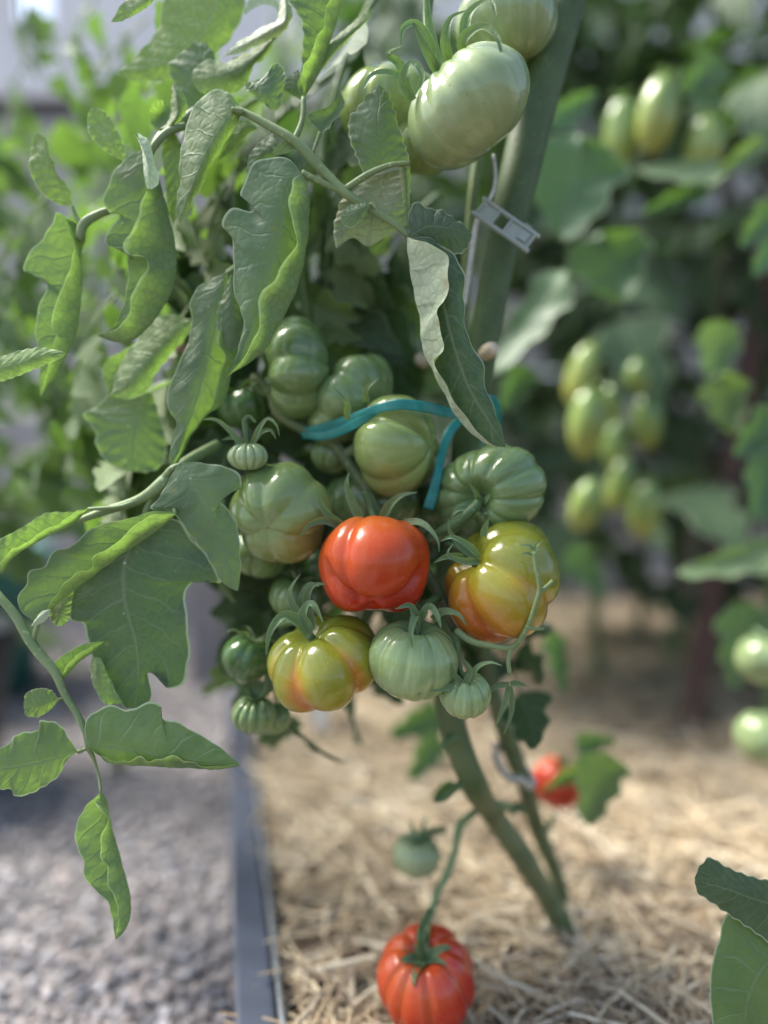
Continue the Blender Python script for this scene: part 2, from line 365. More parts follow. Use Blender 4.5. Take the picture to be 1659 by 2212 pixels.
def fence():
    WD = plain('weathered fence board', (.36, .33, .305), .8, .4, 14, .22)
    UPR = plain('pale grey fence sheet', (.74, .70, .68), .6, .12, 4, .06)
    e = empty('board_fence', (0, 2.75, -.1), 'weathered grey board fence with a pale upper screen behind the plants', 'fence')
    Y = 2.75; b = MB(); zs = np.arange(-.1, 1.55, .146)
    for i, z in enumerate(zs):
        b.box((0, Y+.001*((i*37) % 5-2), z+.073), 6.6, .022, .139)
    b.build('board_panel', WD, WLOC[e], e, False, bevel=.003)
    zt = zs[-1]+.146
    for x in (-2.4, -.7, 1.05, 2.7):
        b = MB(); b.box((x, Y+.062, .9), .09, .09, 2.0); b.build('post', WD, WLOC[e], e, False, bevel=.004)
    b = MB(); b.box((.2, Y+.05, zt+.05), 7.0, .03, .16); b.build('rail', plain('painted gap shade', (.05, .05, .055), .8, .2, 12), WLOC[e], e, False, bevel=.003)  # near-black strip set back behind the boards, its colour standing in for gap shade
    xa, xb = P(90, 40, 2.85)[0], P(160, 40, 2.85)[0]; zg = P(100, 110, 2.85)[2]
    b = MB()
    b.box(((xa-3.3)/2, Y, (zt+.075+3.0)/2), xa+3.3, .025, 3.0-zt-.075)
    b.box(((xb+3.3)/2, Y+.004, (zt+.075+3.0)/2), 3.3-xb, .025, 3.0-zt-.075)
    b.box(((xa+xb)/2, Y+.002, (zt+.075+zg)/2), xb-xa, .02, zg-zt-.075)
    b.build('upper_screen', UPR, WLOC[e], e, False, bevel=.003)
fence()

def odds():
    # gray post on the path
    WDG = plain('grey timber', (.26, .235, .24), .8, .4, 20, .2)
    g = G(455, 1478, -.085); b = MB(); b.box((g[0], g[1], .10), .085, .085, .37); b.box((g[0], g[1], .292), .10, .10, .016)
    tag(b.build('garden_post', WDG, (g[0], g[1], -.085), None, False, bevel=.006), 'short square grey timber post on the gravel behind the drooping leaf', 'post')
    # stakes
    RED = plain('red brown timber', (.075, .038, .030), .7, .4, 30, .3)
    def stake(pts, r, mat, label, name='wooden_stake', cat='stake', n=4):
        b = MB(); b.tube(pts, r, n, steps=8); o = b.build(name, mat, pts[0], None, False, bevel=.002); return tag(o, label, cat)
    a, c = P(1560, 1150, 1.30), P(1660, 520, 1.30); v = (c-a)/np.linalg.norm(c-a)
    stake([a - v*(a[2]+.04)/v[2], c+v*.45], .026, RED, 'leaning dark red brown stake among the plants at the right')
    stake([G(452, 1440, -.09), P(386, 520, 1.85)], .034, plain('terracotta timber', (.42, .16, .085), .7, .3, 30), 'orange brown stake glimpsed through the leaves at the left')
    g = G(1440, 1262, 0.); stake([P(1480, 1290, 1.45), P(1565, 560, 1.40), P(1570, 250, 1.4)], .012, plain('bamboo', (.17, .155, .11), .55, .2, 30), 'thin pale cane rising behind the plum tomatoes', 'garden_cane', 'cane', 8)
    # dark bucket and teal tub, low at the left
    def pot(name, x, y, z, h, r0, r1, mat, label, cat):
        e = empty(name, (x, y, z), label, cat); pr = [(r0*.02, .0), (r0*.93, 0), (r0, .006), (r1, h-.03), (r1, h), (r1*.94, h), (r1*.93, h-.03), (r0*.9, .03), (.001, .03)]
        a = np.linspace(0, 2*math.pi, 48, endpoint=False)
        p = np.array([[(x+q*math.cos(t), y+q*math.sin(t), z+hh) for t in a] for q, hh in pr])
        b = MB(); b.grid(p, wrap=True); b.build('bucket_wall', mat, (x, y, z), e)
        p = np.array([[(x+q*math.cos(t), y+q*math.sin(t), z+hh) for t in a] for q, hh in [(r1, h-.028), (r1+.008, h-.026), (r1+.009, h+.002), (r1-.006, h+.003), (r1-.006, h-.02)]])
        b = MB(); b.grid(p, wrap=True); b.build('rim', mat, (x, y, z), e)
    g = G(-10, 1790, -.085); pot('plant_pot', g[0]-.17, g[1]+.12, -.085, .26, .10, .13, plain('navy plastic', (.012, .017, .026), .45, .05, 20), 'dark navy plastic pot standing on the gravel at the left edge', 'pot')
    g = P(-20, 1380, 1.75); pot('garden_tub', g[0]-.12, g[1], -.085, .33, .20, .24, plain('teal plastic', (.02, .14, .12), .45, .05, 20), 'teal green plastic tub on the path far behind the leaves', 'tub')
    # white label stake in the straw
    g = G(692, 1592, .0); b = MB(); b.box((g[0], g[1], .045), .022, .003, .10); b.box((g[0], g[1]-.0005, .10), .030, .004, .035)
    tag(b.build('plant_label', plain('white plastic', (.72, .72, .72), .5, 0, 10, .05), (g[0], g[1], 0), None, False, bevel=.001), 'small blank white plant label stuck in the straw', 'plant label')
odds()

# ------------------------------------------------------------------ ribbons, sepals, tomatoes
def ribbon(mb, pts, wd, face, twist=(0, 0), n=18, vfold=.25, tip=.12, base=.75):
    q = spl(pts, n); t = np.gradient(q, axis=0); t /= np.linalg.norm(t, axis=1)[:, None] + 1e-12
    s = np.linspace(0, 1, n); wp = wd*np.minimum(base + (1-base)*np.minimum(1, s*4), 1)*np.clip((1-s)**.62*1.15, tip, 1)
    rows = []; uv = []
    for i in range(n):
        f = np.asarray(face, float); f = f - t[i]*np.dot(f, t[i]); f /= np.linalg.norm(f) + 1e-9
        a = twist[0] + (twist[1]-twist[0])*s[i]; sd = np.cross(t[i], f); sd, f = sd*math.cos(a)+f*math.sin(a), f*math.cos(a)-sd*math.sin(a)
        us = np.linspace(-1, 1, 7)
        rows.append([q[i] + sd*u*wp[i]/2 + f*(abs(u)**1.5)*wp[i]*vfold for u in us]); uv.append([(u, s[i]) for u in us])
    mb.grid(np.array(rows), np.array(uv))
def px_sepal(parent, pts, d, w=15, tw=(0, 0), mat=None, name='sepal', vf=.25):
    p = np.array([P(a[0], a[1], d + (a[2] if len(a) > 2 else 0)/1000.) for a in pts])
    b = MB(); ribbon(b, p, w*d/FPX, -FW + UP*.35 - RT*.1, tw, vfold=vf); return b.build(name, mat or SEPAL, p[0], parent)

def fruit_mesh(r, squash, valleys, depth, seed, X, Y, Z, ripe, bumps, top=.34, bot=.1, power=.92, nr=72, nc=128, reach=.75, ell=0., rings=(), sharp=.16, low=1.):
    g = random.Random(seed)
    if isinstance(valleys, int):
        n = valleys; off = g.random()*6.3
        valleys = [(off + (i+g.uniform(-.22, .22))*2*math.pi/n, g.uniform(.55, 1.15), g.uniform(.75, 1.2)*1.05/n) for i in range(n)]
    else: valleys = [(R(a), dd, ss) for a, dd, ss in valleys]
    ph = np.linspace(0.0, math.pi, nr)[:, None]; th = np.linspace(0, 2*math.pi, nc, endpoint=False)[None]
    Gv = np.zeros((1, nc))
    for a, dd, ss in valleys:
        dl = (th-a+math.pi) % (2*math.pi)-math.pi
        Gv = np.maximum(Gv, dd*(sharp*np.exp(-np.abs(dl/(ss*.4)))+(1-sharp)*np.exp(-np.abs(dl/ss)**1.7)))
    rho = np.sin(ph)**power; z = np.cos(ph)*squash
    z = z - top*np.exp(-(rho/.30)**2)*(ph < math.pi/2)*squash + bot*np.exp(-(rho/.30)**2)*(ph > math.pi/2)*squash
    fall = (reach + (1-reach)*np.abs(np.cos(ph)))*np.minimum(1, np.sin(ph)*2.0)*np.where(np.cos(ph) < 0, low + (1-low)*np.exp(-(np.cos(ph)/.25)**2), 1.)
    lf = 1 + .025*np.sin(2*th+g.uniform(0, 6))*np.sin(ph) + ell*np.cos(2*th) + .02*np.sin(3*th+2*ph+g.uniform(0, 6))*np.sin(ph)
    m = (1 - depth*Gv*fall)*lf
    x = rho*np.cos(th)*m; y = rho*np.sin(th)*m; zz = z*np.ones_like(th)*(1-.75*depth*Gv*fall)
    p = np.stack([x, y, zz], -1)
    F = np.array([X, Y, Z])
    for dv, amp, sg in bumps:
        l = F @ V3(*dv); nn = p/(np.linalg.norm(p, axis=-1, keepdims=True)+1e-9)
        p = p*(1 + amp*np.exp((nn@l-1)/sg))[..., None]
    for dv, ang, wd, dep, gt in rings:
        l = F @ V3(*dv); nn = p/(np.linalg.norm(p, axis=-1, keepdims=True)+1e-9); a = np.arccos(np.clip(nn@l, -1, 1))
        k = np.exp(-np.abs((a-R(ang))/R(wd))**1.4)*np.clip((nn@(F@V3(*gt)))*2.5+.2, 0, 1); p = p*(1-dep*k)[..., None]
    bd, bw, gw, base, zw = ripe
    nn = p/(np.linalg.norm(p, axis=-1, keepdims=True)+1e-9)
    rp = base + bw*(nn @ (F @ V3(*bd))) + gw*Gv*np.sin(ph) - zw*np.cos(ph)
    scar = np.exp(-(rho/.045)**2)*(ph > math.pi/2)*np.ones_like(th)
    uv = np.stack(np.broadcast_arrays(th/(2*math.pi), ph/math.pi), -1)
    return p*r, uv, rp, scar, squash*(1-top)
def tomato(label, cx, cy, w, d, axis, mat, squash=.78, valleys=8, depth=.13, seed=1, ripe=((0, -1, 0), .18, .1, .4, .0), bumps=(), sepals=None,
           stalk=None, name='tomato', cat='tomato', group='ribbed tomatoes on the vine', sw=16, sl=.9, curl=1.6, top=.34, bot=.1, reach=.75, ell=0., power=.92, sd=None, res=1., smat=None, rings=(), sharp=.16, low=1.):
    c = P(cx, cy, d); r = w/2*d/FPX; Z = V3(*axis); X = -FW - Z*np.dot(-FW, Z); X /= np.linalg.norm(X); Y = np.cross(Z, X)
    p, uv, rp, scar, zt = fruit_mesh(r, squash, valleys, depth, seed, X, Y, Z, ripe, bumps, top, bot, power, int(72*res), int(128*res), reach, ell, rings, sharp, low)
    M = Matrix([[X[i], Y[i], Z[i]] for i in range(3)])
    tp = c + Z*zt*r
    e = empty(name, tp, label, cat, group)
    b = MB(); b.grid(p, uv, wrap=True)
    fr = b.build('fruit', mat, (0, 0, 0), None, True, attrs={'ripe': rp.ravel(), 'scar': scar.ravel()})
    fr.parent = e; fr.location = Vector(c) - WLOC[e]; fr.rotation_euler = M.to_euler()
    g = random.Random(seed+77)
    if isinstance(sepals, int):
        for i in range(sepals):
            a = (i+g.uniform(-.25, .25))*2*math.pi/sepals + seed; L = sl*r*g.uniform(.8, 1.15); dr = X*math.cos(a)+Y*math.sin(a)
            n = 9; q = [tp + dr*r*.05 + Z*r*.06]; an = g.uniform(.1, .45); cu = curl*g.uniform(.5, 1.3)
            for k in range(n):
                t = k/(n-1); el = an + .8*math.sin(t*2.2) - cu*t*t*1.5
                q.append(q[-1] + (dr*math.cos(el)+Z*math.sin(el))*L/n)
            b = MB(); ribbon(b, q, r*.24*g.uniform(.85, 1.15), Z - dr*.0, (g.uniform(-.3, .3), g.uniform(-.9, .9)))
            b.build('sepal', smat or SEPAL, q[0], e)
    elif sepals:
        for s in sepals:
            px_sepal(e, s, sd or d, sw, (g.uniform(-.5, .3), g.uniform(-.2, .9)), smat)
    if stalk:
        q = np.array([P(a[0], a[1], d + (a[2] if len(a) > 2 else 0)/1000.) for a in stalk]); q = np.vstack([tp - Z*r*.03, q])
        b = MB(); b.tube(q, [r*.08]+[(a[3] if len(a) > 3 else 9)*d/FPX for a in stalk], 10); b.build('stalk', STEM, tp, e)
    elif sepals:
        b = MB(); b.tube([tp - Z*r*.04, tp+Z*r*.06, tp+Z*r*.22], [r*.14, r*.13, r*.07], 10); b.build('stalk', STEM, tp, e)
    return e

K1 = 'tomatoes in the big central cluster'
tomato('glossy red lobed tomato in the middle of the cluster', 810, 1216, 250, .500, (.05, .97, -.16), TM_RED, .86,
       [(-30, .8, .16), (52, .7, .34), (-75, .5, .3), (100, .8, .28), (150, 1., .3), (-140, 1, .3)], .12, 3, ((-.3, 1, .1), -.34, .10, .50, 0.), group=K1,
       bumps=[((.0, .1, 1), .05, .22), ((-.60, -.75, .25), .13, .09), ((.60, -.72, .28), .10, .08), ((-.06, -.84, .55), -.13, .010), ((.8, .5, .3), .04, .08)],
       rings=[((.02, .30, .95), 61, 8, .19, (0, -1, .2))],
       sepals=[[(749, 1145, 14), (714, 1118, 8), (689, 1078, 2), (684, 1050, 0)], [(755, 1146, 14), (699, 1124, 2), (664, 1136, -4), (649, 1160, -6)],
               [(779, 1126, 20), (760, 1083, 18), (749, 1046, 16), (754, 1020, 16)], [(824, 1120, 20), (848, 1086, 14), (872, 1070, 10), (901, 1064, 8)],
               [(872, 1130, 10), (912, 1134, 0), (945, 1172, -8), (948, 1192, -10)]], sw=22, sd=.492, stalk=[(806, 1110, 30, 9), (790, 1060, 34, 12)])
tomato('orange and yellow ripening tomato at the right of the cluster', 1082, 1256, 276, .507, (-.62, .45, .30), TM_TURN, .80,
       [(-52, 1.1, .24), (12, .9, .22), (75, .8, .3), (130, .9, .3), (-110, .9, .3), (-160, .8, .3)], .14, 5, ((-.45, -1, -.2), .50, .25, .40, 0.), group=K1,
       bumps=[((.5, .75, .2), .07, .1), ((.1, -.5, .8), .05, .2)],
       sepals=[[(1034, 1204), (1010, 1178, -6), (975, 1160, -8), (952, 1168, -4)], [(1034, 1214), (995, 1210, -8), (968, 1196, -10), (979, 1175, -12)],
               [(1024, 1204, 4), (990, 1172, 4), (972, 1146, 2), (969, 1120, 0)], [(1044, 1158, 4), (1048, 1140, 2), (1055, 1120, 0)],
               [(1000, 1203, 0), (962, 1203, -4), (938, 1215, -4)]], sw=17, sd=.488, stalk=[(1000, 1190, -2, 8), (960, 1170, 10, 9)])
tomato('olive tomato blushing orange in its creases, under the red one', 698, 1430, 262, .505, (-.32, .82, .32), TM_TURN, .70,
       [(-30, 1.2, .26), (34, 1.05, .22), (88, .9, .26), (-80, .9, .26), (140, 1, .3), (-145, 1, .3)], .15, 8, ((.35, -1, .0), .30, .50, .13, 0.), group=K1,
       sepals=[[(664, 1372), (649, 1344, -4), (612, 1330, -10), (582, 1368, -12), (575, 1414, -12)], [(668, 1366), (656, 1325, -6), (672, 1304, -10), (697, 1344, -14)],
               [(672, 1360, 6), (664, 1290, 4), (680, 1264, 0), (706, 1262, -2)], [(656, 1360, 8), (640, 1318, 4), (628, 1280, 2), (649, 1240, 0)], [(668, 1340, 8), (655, 1290, 8), (670, 1262, 8), (690, 1268, 6)]], sw=24, sd=.492,
       stalk=[(640, 1345, 10, 8), (605, 1352, 30, 9)])
tomato('pale green striped tomato between the olive one and the tiny fruit', 893, 1424, 196, .490, (.10, .86, .22), TM_MINT, .86, 8, .055, 12, ((0, -1, .2), .2, -.12, .45, 0.), group=K1,
       sepals=[[(903, 1350), (884, 1308, -8), (854, 1315, -12)], [(908, 1340), (930, 1312, -8), (942, 1325, -12), (953, 1356, -14)], [(899, 1345), (897, 1330, -10), (888, 1368, -22), (891, 1400, -22)],
               [(935, 1338), (960, 1322, -6), (988, 1328, -8), (1007, 1352, -10)]], sw=20, sd=.484, stalk=[(915, 1318, 0, 9), (945, 1290, 16, 10)])
tomato('little ribbed green tomato hanging under the bare truss end', 1006, 1500, 114, .484, (-.02, .85, .25), TM_MINT, .86, 10, .15, 14, ((0, -1, .2), .2, -.1, .5, 0.), group=K1,
       sepals=[[(999, 1478), (984, 1462, -3), (974, 1432, -5)], [(1004, 1478), (1016, 1450, -4), (998, 1420, -6)], [(1012, 1474), (1035, 1440, -4), (1060, 1432, -6), (1084, 1438, -8)],
               [(985, 1480), (950, 1488, -4), (922, 1490, -6), (900, 1502, -8)]], sw=15, sd=.474, stalk=[(992, 1440, 0, 6), (986, 1385, 4, 8)])
tomato('pale green tomato with a brown dot scar facing out, left of the red one', 608, 1108, 228, .520, (.20, .34, -.88), TM_TURNG, .88,
       [(80, .9, .26), (150, .5, .3), (215, .8, .25), (275, .6, .25), (15, .6, .3), (-40, .5, .25)], .18, 16, ((.62, -.75, .1), .46, .02, .16, 0.), group=K1, bot=.14, reach=.9)
tomato('wide kidney shaped green tomato at the right below the leaf tip', 1056, 1065, 228, .530, (-.35, -.12, .62), TM_GREEN, .80, 11, .10, 19, ((0, -.6, -.3), .25, -.1, .5, 0.), group=K1, top=.5, ell=.09,
       bumps=[((-.5, -.75, .3), -.25, .08)],
       sepals=[[(1036, 1088), (1026, 1060, -8), (1012, 1040, -10)], [(1042, 1090), (1050, 1078, -6), (1060, 1066, -10)], [(1036, 1100), (1046, 1112, -10), (1054, 1106, -12)], [(1010, 1096, -6), (985, 1104, -10), (974, 1120, -10)]],
       sw=14, sd=.512, stalk=[(1025, 1096, -26, 10), (985, 1130, -24, 13), (930, 1165, -10, 12)])
tomato('yellow green tomato pinched like a snowman under the teal tape', 858, 962, 236, .540, (-.86, .08, -.40), TM_YG, .74,
       [(32, 1.6, .22), (-50, .6, .22), (105, .3, .3), (150, .8, .3), (-110, .8, .3), (-160, .8, .3)], .19, 21, ((.2, -1, 0), .25, .1, .35, 0.), group=K1, power=.95, reach=.95,
       bumps=[((.0, .9, .3), -.05, .15), ((.7, .6, .2), -.14, .06), ((-.2, -.5, .8), .05, .15)])
tomato('dark green tomato with level ribs, highest behind the curled leaf', 646, 806, 236, .556, (-.93, -.10, .05), TM_GREEN, .62,
       [(12, 1., .26), (-38, 1.1, .26), (60, .4, .2), (-100, .9, .3), (110, .9, .3), (170, .9, .3)], .14, 23, ((0, -1, 0), .25, -.1, .30, 0.), group=K1, reach=.9,
       bumps=[((.2, -.9, .2), -.10, .15)], stalk=[(575, 850, 6, 10), (545, 830, 6, 8)])
tomato('green ribbed tomato half hidden behind the left end of the tape', 758, 874, 250, .568, (-.78, .45, -.2), TM_GREEN, .58, [(20, 1., .25), (-30, 1., .25), (-80, .8, .25), (70, .6, .3), (150, .8, .3), (-150, .8, .3)], .14, 25, ((0, -1, .2), .25, .1, .45, 0.), group=K1, reach=.9, sepals=[[(790, 868, -30), (795, 838, -40), (818, 818, -42)], [(752, 905, -30), (748, 868, -44), (722, 838, -44)]], sd=.545)
tomato('green tomato hidden in the shade below the tape knot', 716, 985, 92, .562, (.3, .8, -.2), TM_GREEN, .82, 8, .12, 26, ((0, -1, 0), .3, 0, .4, 0.), group=K1)
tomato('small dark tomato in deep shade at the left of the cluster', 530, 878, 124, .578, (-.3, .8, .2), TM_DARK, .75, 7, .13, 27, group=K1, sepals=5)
tomato('tiny pumpkin shaped fruitlet with three long raised sepals', 536, 986, 86, .505, (0, .92, .12), TM_PALE, .72, 11, .17, 29, ((0, -1, .2), .15, -.25, .42, 0.), group=K1, top=.15,
       sepals=[[(521, 960), (495, 928, -4), (466, 906, -6), (436, 906, -2)], [(545, 958), (562, 924, -4), (580, 905, -6), (598, 922, -8), (603, 942, -8)], [(550, 956, 4), (566, 934, 2), (585, 930, 0), (596, 948, 0)], [(528, 958, 6), (505, 945, 6), (480, 950, 8)]], sw=13, sd=.502, stalk=[(531, 930, 0, 7), (530, 906, 0, 6), (538, 900, 0, 5), (553, 913, -2, 3)])
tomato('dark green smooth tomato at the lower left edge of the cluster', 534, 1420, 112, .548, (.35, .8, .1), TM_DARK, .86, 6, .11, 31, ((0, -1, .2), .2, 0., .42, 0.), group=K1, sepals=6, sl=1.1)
tomato('small strongly ribbed green tomato at the lowest left of the cluster', 548, 1543, 98, .545, (.12, .85, .1), TM_GREEN, .82, 12, .20, 33, ((0, -1, .2), .2, -.2, .55, 0.), group=K1, sepals=6, sl=1.5, curl=1.1, stalk=[(575, 1490, -6, 7), (580, 1440, 0, 7)])
tomato('shaded green tomato touching the small ribbed one at the lower left', 592, 1552, 78, .565, (-.3, .8, -.1), TM_GREEN, .85, 8, .10, 34, group=K1)
tomato('shaded green tomato behind the sepals left of the red tomato', 638, 1290, 116, .556, (.2, .9, .15), TM_GREEN, .80, 8, .10, 35, group=K1, sepals=5, sl=1.3)
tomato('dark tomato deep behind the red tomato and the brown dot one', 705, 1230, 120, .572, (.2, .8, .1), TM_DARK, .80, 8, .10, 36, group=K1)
tomato('shaded green tomato under the snowman shaped one', 806, 1085, 210, .578, (.1, .9, .0), TM_GREEN, .68, 9, .09, 37, ((.2, -1, 0), .3, 0, .4, 0), group=K1)
tomato('green tomato peeping out below the brown dot one', 560, 1195, 130, .560, (.2, .7, .1), TM_GREEN, .8, 8, .1, 38, group=K1)
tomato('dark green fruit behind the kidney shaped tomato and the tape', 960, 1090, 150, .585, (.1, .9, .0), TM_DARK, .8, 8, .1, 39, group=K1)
K2 = 'pale tomatoes high on the vine'
tomato('big pale green ribbed tomato hanging highest in front of the stem', 1008, 234, 306, .503, (-.48, .60, .18), TM_PALE, .68,
       [(-70, .8, .18), (-45, .9, .12), (-25, .9, .12), (0, .7, .14), (30, .8, .14), (60, .6, .2), (95, .7, .2), (130, .7, .2), (-110, .8, .2), (-150, .8, .2), (170, .8, .2)], .11, 41, ((.2, -1, 0), .16, .1, .42, 0.), group=K2, reach=.10, ell=.05, low=.25,
       sepals=[[(971, 150, 6), (962, 90, -4), (974, 42, -6), (1012, 22, -10)], [(1000, 132, 2), (1001, 88, -8), (1040, 60, -14), (1074, 84, -18), (1084, 128, -20)], [(1000, 90, 4), (1015, 30, 2), (1056, 2, -2), (1072, 34, -6)],
               [(948, 164, 4), (922, 112, -4), (893, 48, -6)], [(935, 140, 4), (925, 92, 0), (896, 52, -4), (868, 66, -8), (866, 98, -10)], [(890, 218, 2), (872, 172, -4), (890, 138, -8), (911, 162, -10), (896, 206, -12)],
               [(880, 190, 8), (862, 140, 2), (838, 118, -2), (868, 100, -4)], [(872, 176, 6), (840, 160, 0), (806, 164, -4), (786, 192, -8)], [(946, 150, 10), (930, 80, 8), (922, 0, 6), (925, -30, 6)]], sw=25, sd=.484, stalk=[(950, 140, 8, 12), (925, 60, 16, 11), (930, -40, 20, 11)])
tomato('large smooth green tomato cut by the top edge, beside the thick stem', 1096, 44, 216, .543, (-.2, .85, .1), TM_PALE, .86, 7, .07, 43, ((0, -1, 0), .2, .1, .30, 0.), group=K2)
tomato('green tomato tucked behind the left side of the big pale one', 850, 240, 235, .556, (.1, .9, .1), TM_YG, .74, 8, .08, 45, ((0, -1, 0), .2, .1, .28, 0.), group=K2)
tomato('green tomato showing under the big pale one', 912, 318, 140, .540, (.1, .9, .1), TM_YG, .8, 8, .08, 46, ((0, -1, 0), .2, .1, .28, 0.), group=K2)
K3 = 'tomatoes low over the straw'
tomato('red many ribbed tomato hanging low over the straw at the bottom', 921, 2116, 218, .570, (-.12, .86, .44), TM_BEEF, .98, 9, .085, 51, ((-.4, .3, .3), -.30, -.15, .62, 0.10), group=K3, sepals=6, sl=.62, top=.4, stalk=[(906, 2016, -18, 6), (912, 1998, -8, 6), (928, 1966, 4, 6)])
tomato('red tomato lying in the straw, half behind a blurred leaf', 1205, 1690, 112, .80, (.25, .85, .25), TM_BEEF, .95, 9, .13, 53, ((0, 1, .3), -.2, -.1, .55, 0.), group=K3, sepals=6, sl=.9)
tomato('pale green tomato hanging on the low side truss', 900, 1846, 104, .66, (.1, .9, .25), TM_PALE, .86, 8, .06, 54, ((0, -1, 0), .2, .1, .85, 0.), group=K3, sepals=6, sl=1.2, stalk=[(920, 1800, 0, 7), (965, 1792, 0, 7)])
tomato('round green tomato at the right edge, upper one of two', 1652, 1424, 120, .80, (0, .9, .1), TM_PALE, .9, 6, .05, 55, ((0, -1, 0), .2, .1, .25, 0.), group='green tomatoes at the right edge', sepals=5)
tomato('round green tomato at the right edge, lower one of two', 1650, 1592, 124, .80, (0, .9, .1), TM_PALE, .9, 6, .05, 56, ((0, -1, 0), .2, .1, .25, 0.), group='green tomatoes at the right edge')

def plum(label, cx, cy, w, h, d, tilt, ripe, group, seed, sep=True):
    return tomato(label, cx, cy, w*.88, d, (math.sin(R(tilt)), math.cos(R(tilt)), .12), TM_PLUM, h/w*1.18, 5, .035, seed, ((0, -1, 0), .2, 0, ripe, .25), name='plum_tomato', cat='plum tomato', group=group,
                  bumps=[((math.sin(R(tilt)), math.cos(R(tilt)), 0), -.0, .3)], top=.06, bot=.0, power=1.08, sepals=5 if sep else None, sl=.8, res=.5, smat=SEPAL)
KA, KB = 'plum tomatoes hanging high at the right', 'plum tomatoes in the lower blurred cluster'
plum('yellowish plum tomato, fattest of the three hanging high', 1420, 248, 100, 162, .95, 8, .62, KA, 61)
plum('green plum tomato half behind the fat yellowish one', 1342, 290, 88, 150, .99, 0, .35, KA, 62)
plum('pale plum tomato hanging above the long blurred leaf', 1522, 318, 96, 130, .95, 0, .6, KA, 63)
plum('yellow orange plum tomato at the top of the lower cluster', 1258, 808, 76, 140, 1.02, 18, .7, KB, 64)
plum('long light green plum tomato below the yellow orange one', 1268, 915, 92, 150, .98, 4, .55, KB, 65)
plum('small dark green plum tomato high on the right of its cluster', 1378, 812, 62, 74, 1.04, 0, .3, KB, 66)
plum('green plum tomato with a pale top, middle right of its cluster', 1398, 910, 74, 116, 1.06, -4, .3, KB, 67)
plum('green plum tomato lowest on the left of the cluster', 1265, 1090, 76, 118, .98, 18, .5, KB, 68)
plum('narrow plum tomato squeezed between the two lowest ones', 1338, 1045, 66, 120, 1.03, 14, .45, KB, 69)
plum('tiny green plum tomato between the two columns of the cluster', 1322, 870, 52, 80, 1.05, -6, .2, KB, 71)
plum('dull green plum tomato deep inside the lower cluster', 1330, 960, 66, 104, 1.08, 8, .25, KB, 72)
plum('plum tomato lowest on the right of the cluster', 1392, 1100, 84, 124, .99, 6, .5, KB, 70)

# ------------------------------------------------------------------ leaflets lofted through measured rails
def leaflet(parent, d, rails, us=None, mat=None, side='top', rows=64, cols=28, ruf=.0006, quilt=.0006, nv=8, seed=0, name='leaflet', teeth=.0010, label=None):
    us = us or list(np.linspace(-1, 1, len(rails))); g = random.Random(seed or int(rails[0][0][0]*7+rails[0][-1][1]))
    rs = []
    for rl in rails:
        p = np.array([P(a[0], a[1], d + (a[2] if len(a) > 2 else 0)/1000.) for a in rl]); rs.append(spl(p, rows))
    rs = np.array(rs); us = np.array(us, float); uq = np.linspace(us[0], us[-1], cols)
    p = np.transpose(hermite(us, rs, uq), (1, 0, 2)) if len(us) > 1 else None
    dv = np.gradient(p, axis=0); du = np.gradient(p, axis=1); nn = np.cross(du, dv); nn /= np.linalg.norm(nn, axis=-1, keepdims=True)+1e-12
    for ax in (0, 1):                                   # soften the normals before displacing
        nn = (np.roll(nn, 1, ax)+2*nn+np.roll(nn, -1, ax)) if False else nn
    v = np.linspace(0, 1, rows)[:, None]; u = uq[None]; au = np.abs(u)
    s = v*nv - au*1.25 + np.sign(u)*.22
    env = np.minimum(1, np.minimum(v, 1-v)*9)
    q = (np.abs(np.sin(math.pi*s))**.6-.5)*np.minimum(1, au*3)*(1-au**6)
    r = np.sin(2*math.pi*(v*g.uniform(3.2, 4.4)+g.random()))*.6 + np.sin(2*math.pi*(v*g.uniform(7, 9)+g.random()+au*.4))*.45
    seg = np.linalg.norm(rs[0]-rs[-1], axis=-1).max()
    p = p + nn*((q*quilt + r*ruf*au**2.5*2.0)*env)[..., None]*min(1, seg/.03)
    tooth = (np.abs(((v*g.uniform(8.5, 11)+g.random()) % 1)-.35)-.3)*.9 + .35*np.sin(v*60+g.random()*6)
    eu = du/(np.linalg.norm(du, axis=-1, keepdims=True)+1e-9)*np.sign(u)[..., None]
    p = p + eu*(tooth*teeth*np.clip((au-.55)/.45, 0, 1)**2*env)[..., None]*min(1, seg/.03)
    a = int(cols*.15); b = max(a+2, int(cols*.3)); face = np.mean(np.einsum('ijk,k->ij', nn[8:-8, 1:b], -FW))
    uv = np.stack(np.broadcast_arrays(u, v), -1)
    # grid() winds along du x dv; flip so that the wanted side looks at the viewer
    if (face > 0) != (side == 'top'): p = p[:, ::-1]; uv = uv[:, ::-1]
    mb = MB(); mb.grid(p, uv); base = rs[:, 0].mean(0)
    o = mb.build(name, mat or LEAF, base, parent)
    if label: o['label'] = label
    return o
def px_tube(b, pts, d, rpx, n=10):
    p = np.array([P(a[0], a[1], d + (a[2] if len(a) > 2 else 0)/1000.) for a in pts]); b.tube(p, np.array(rpx)*d/FPX if not np.isscalar(rpx) else rpx*d/FPX, n)
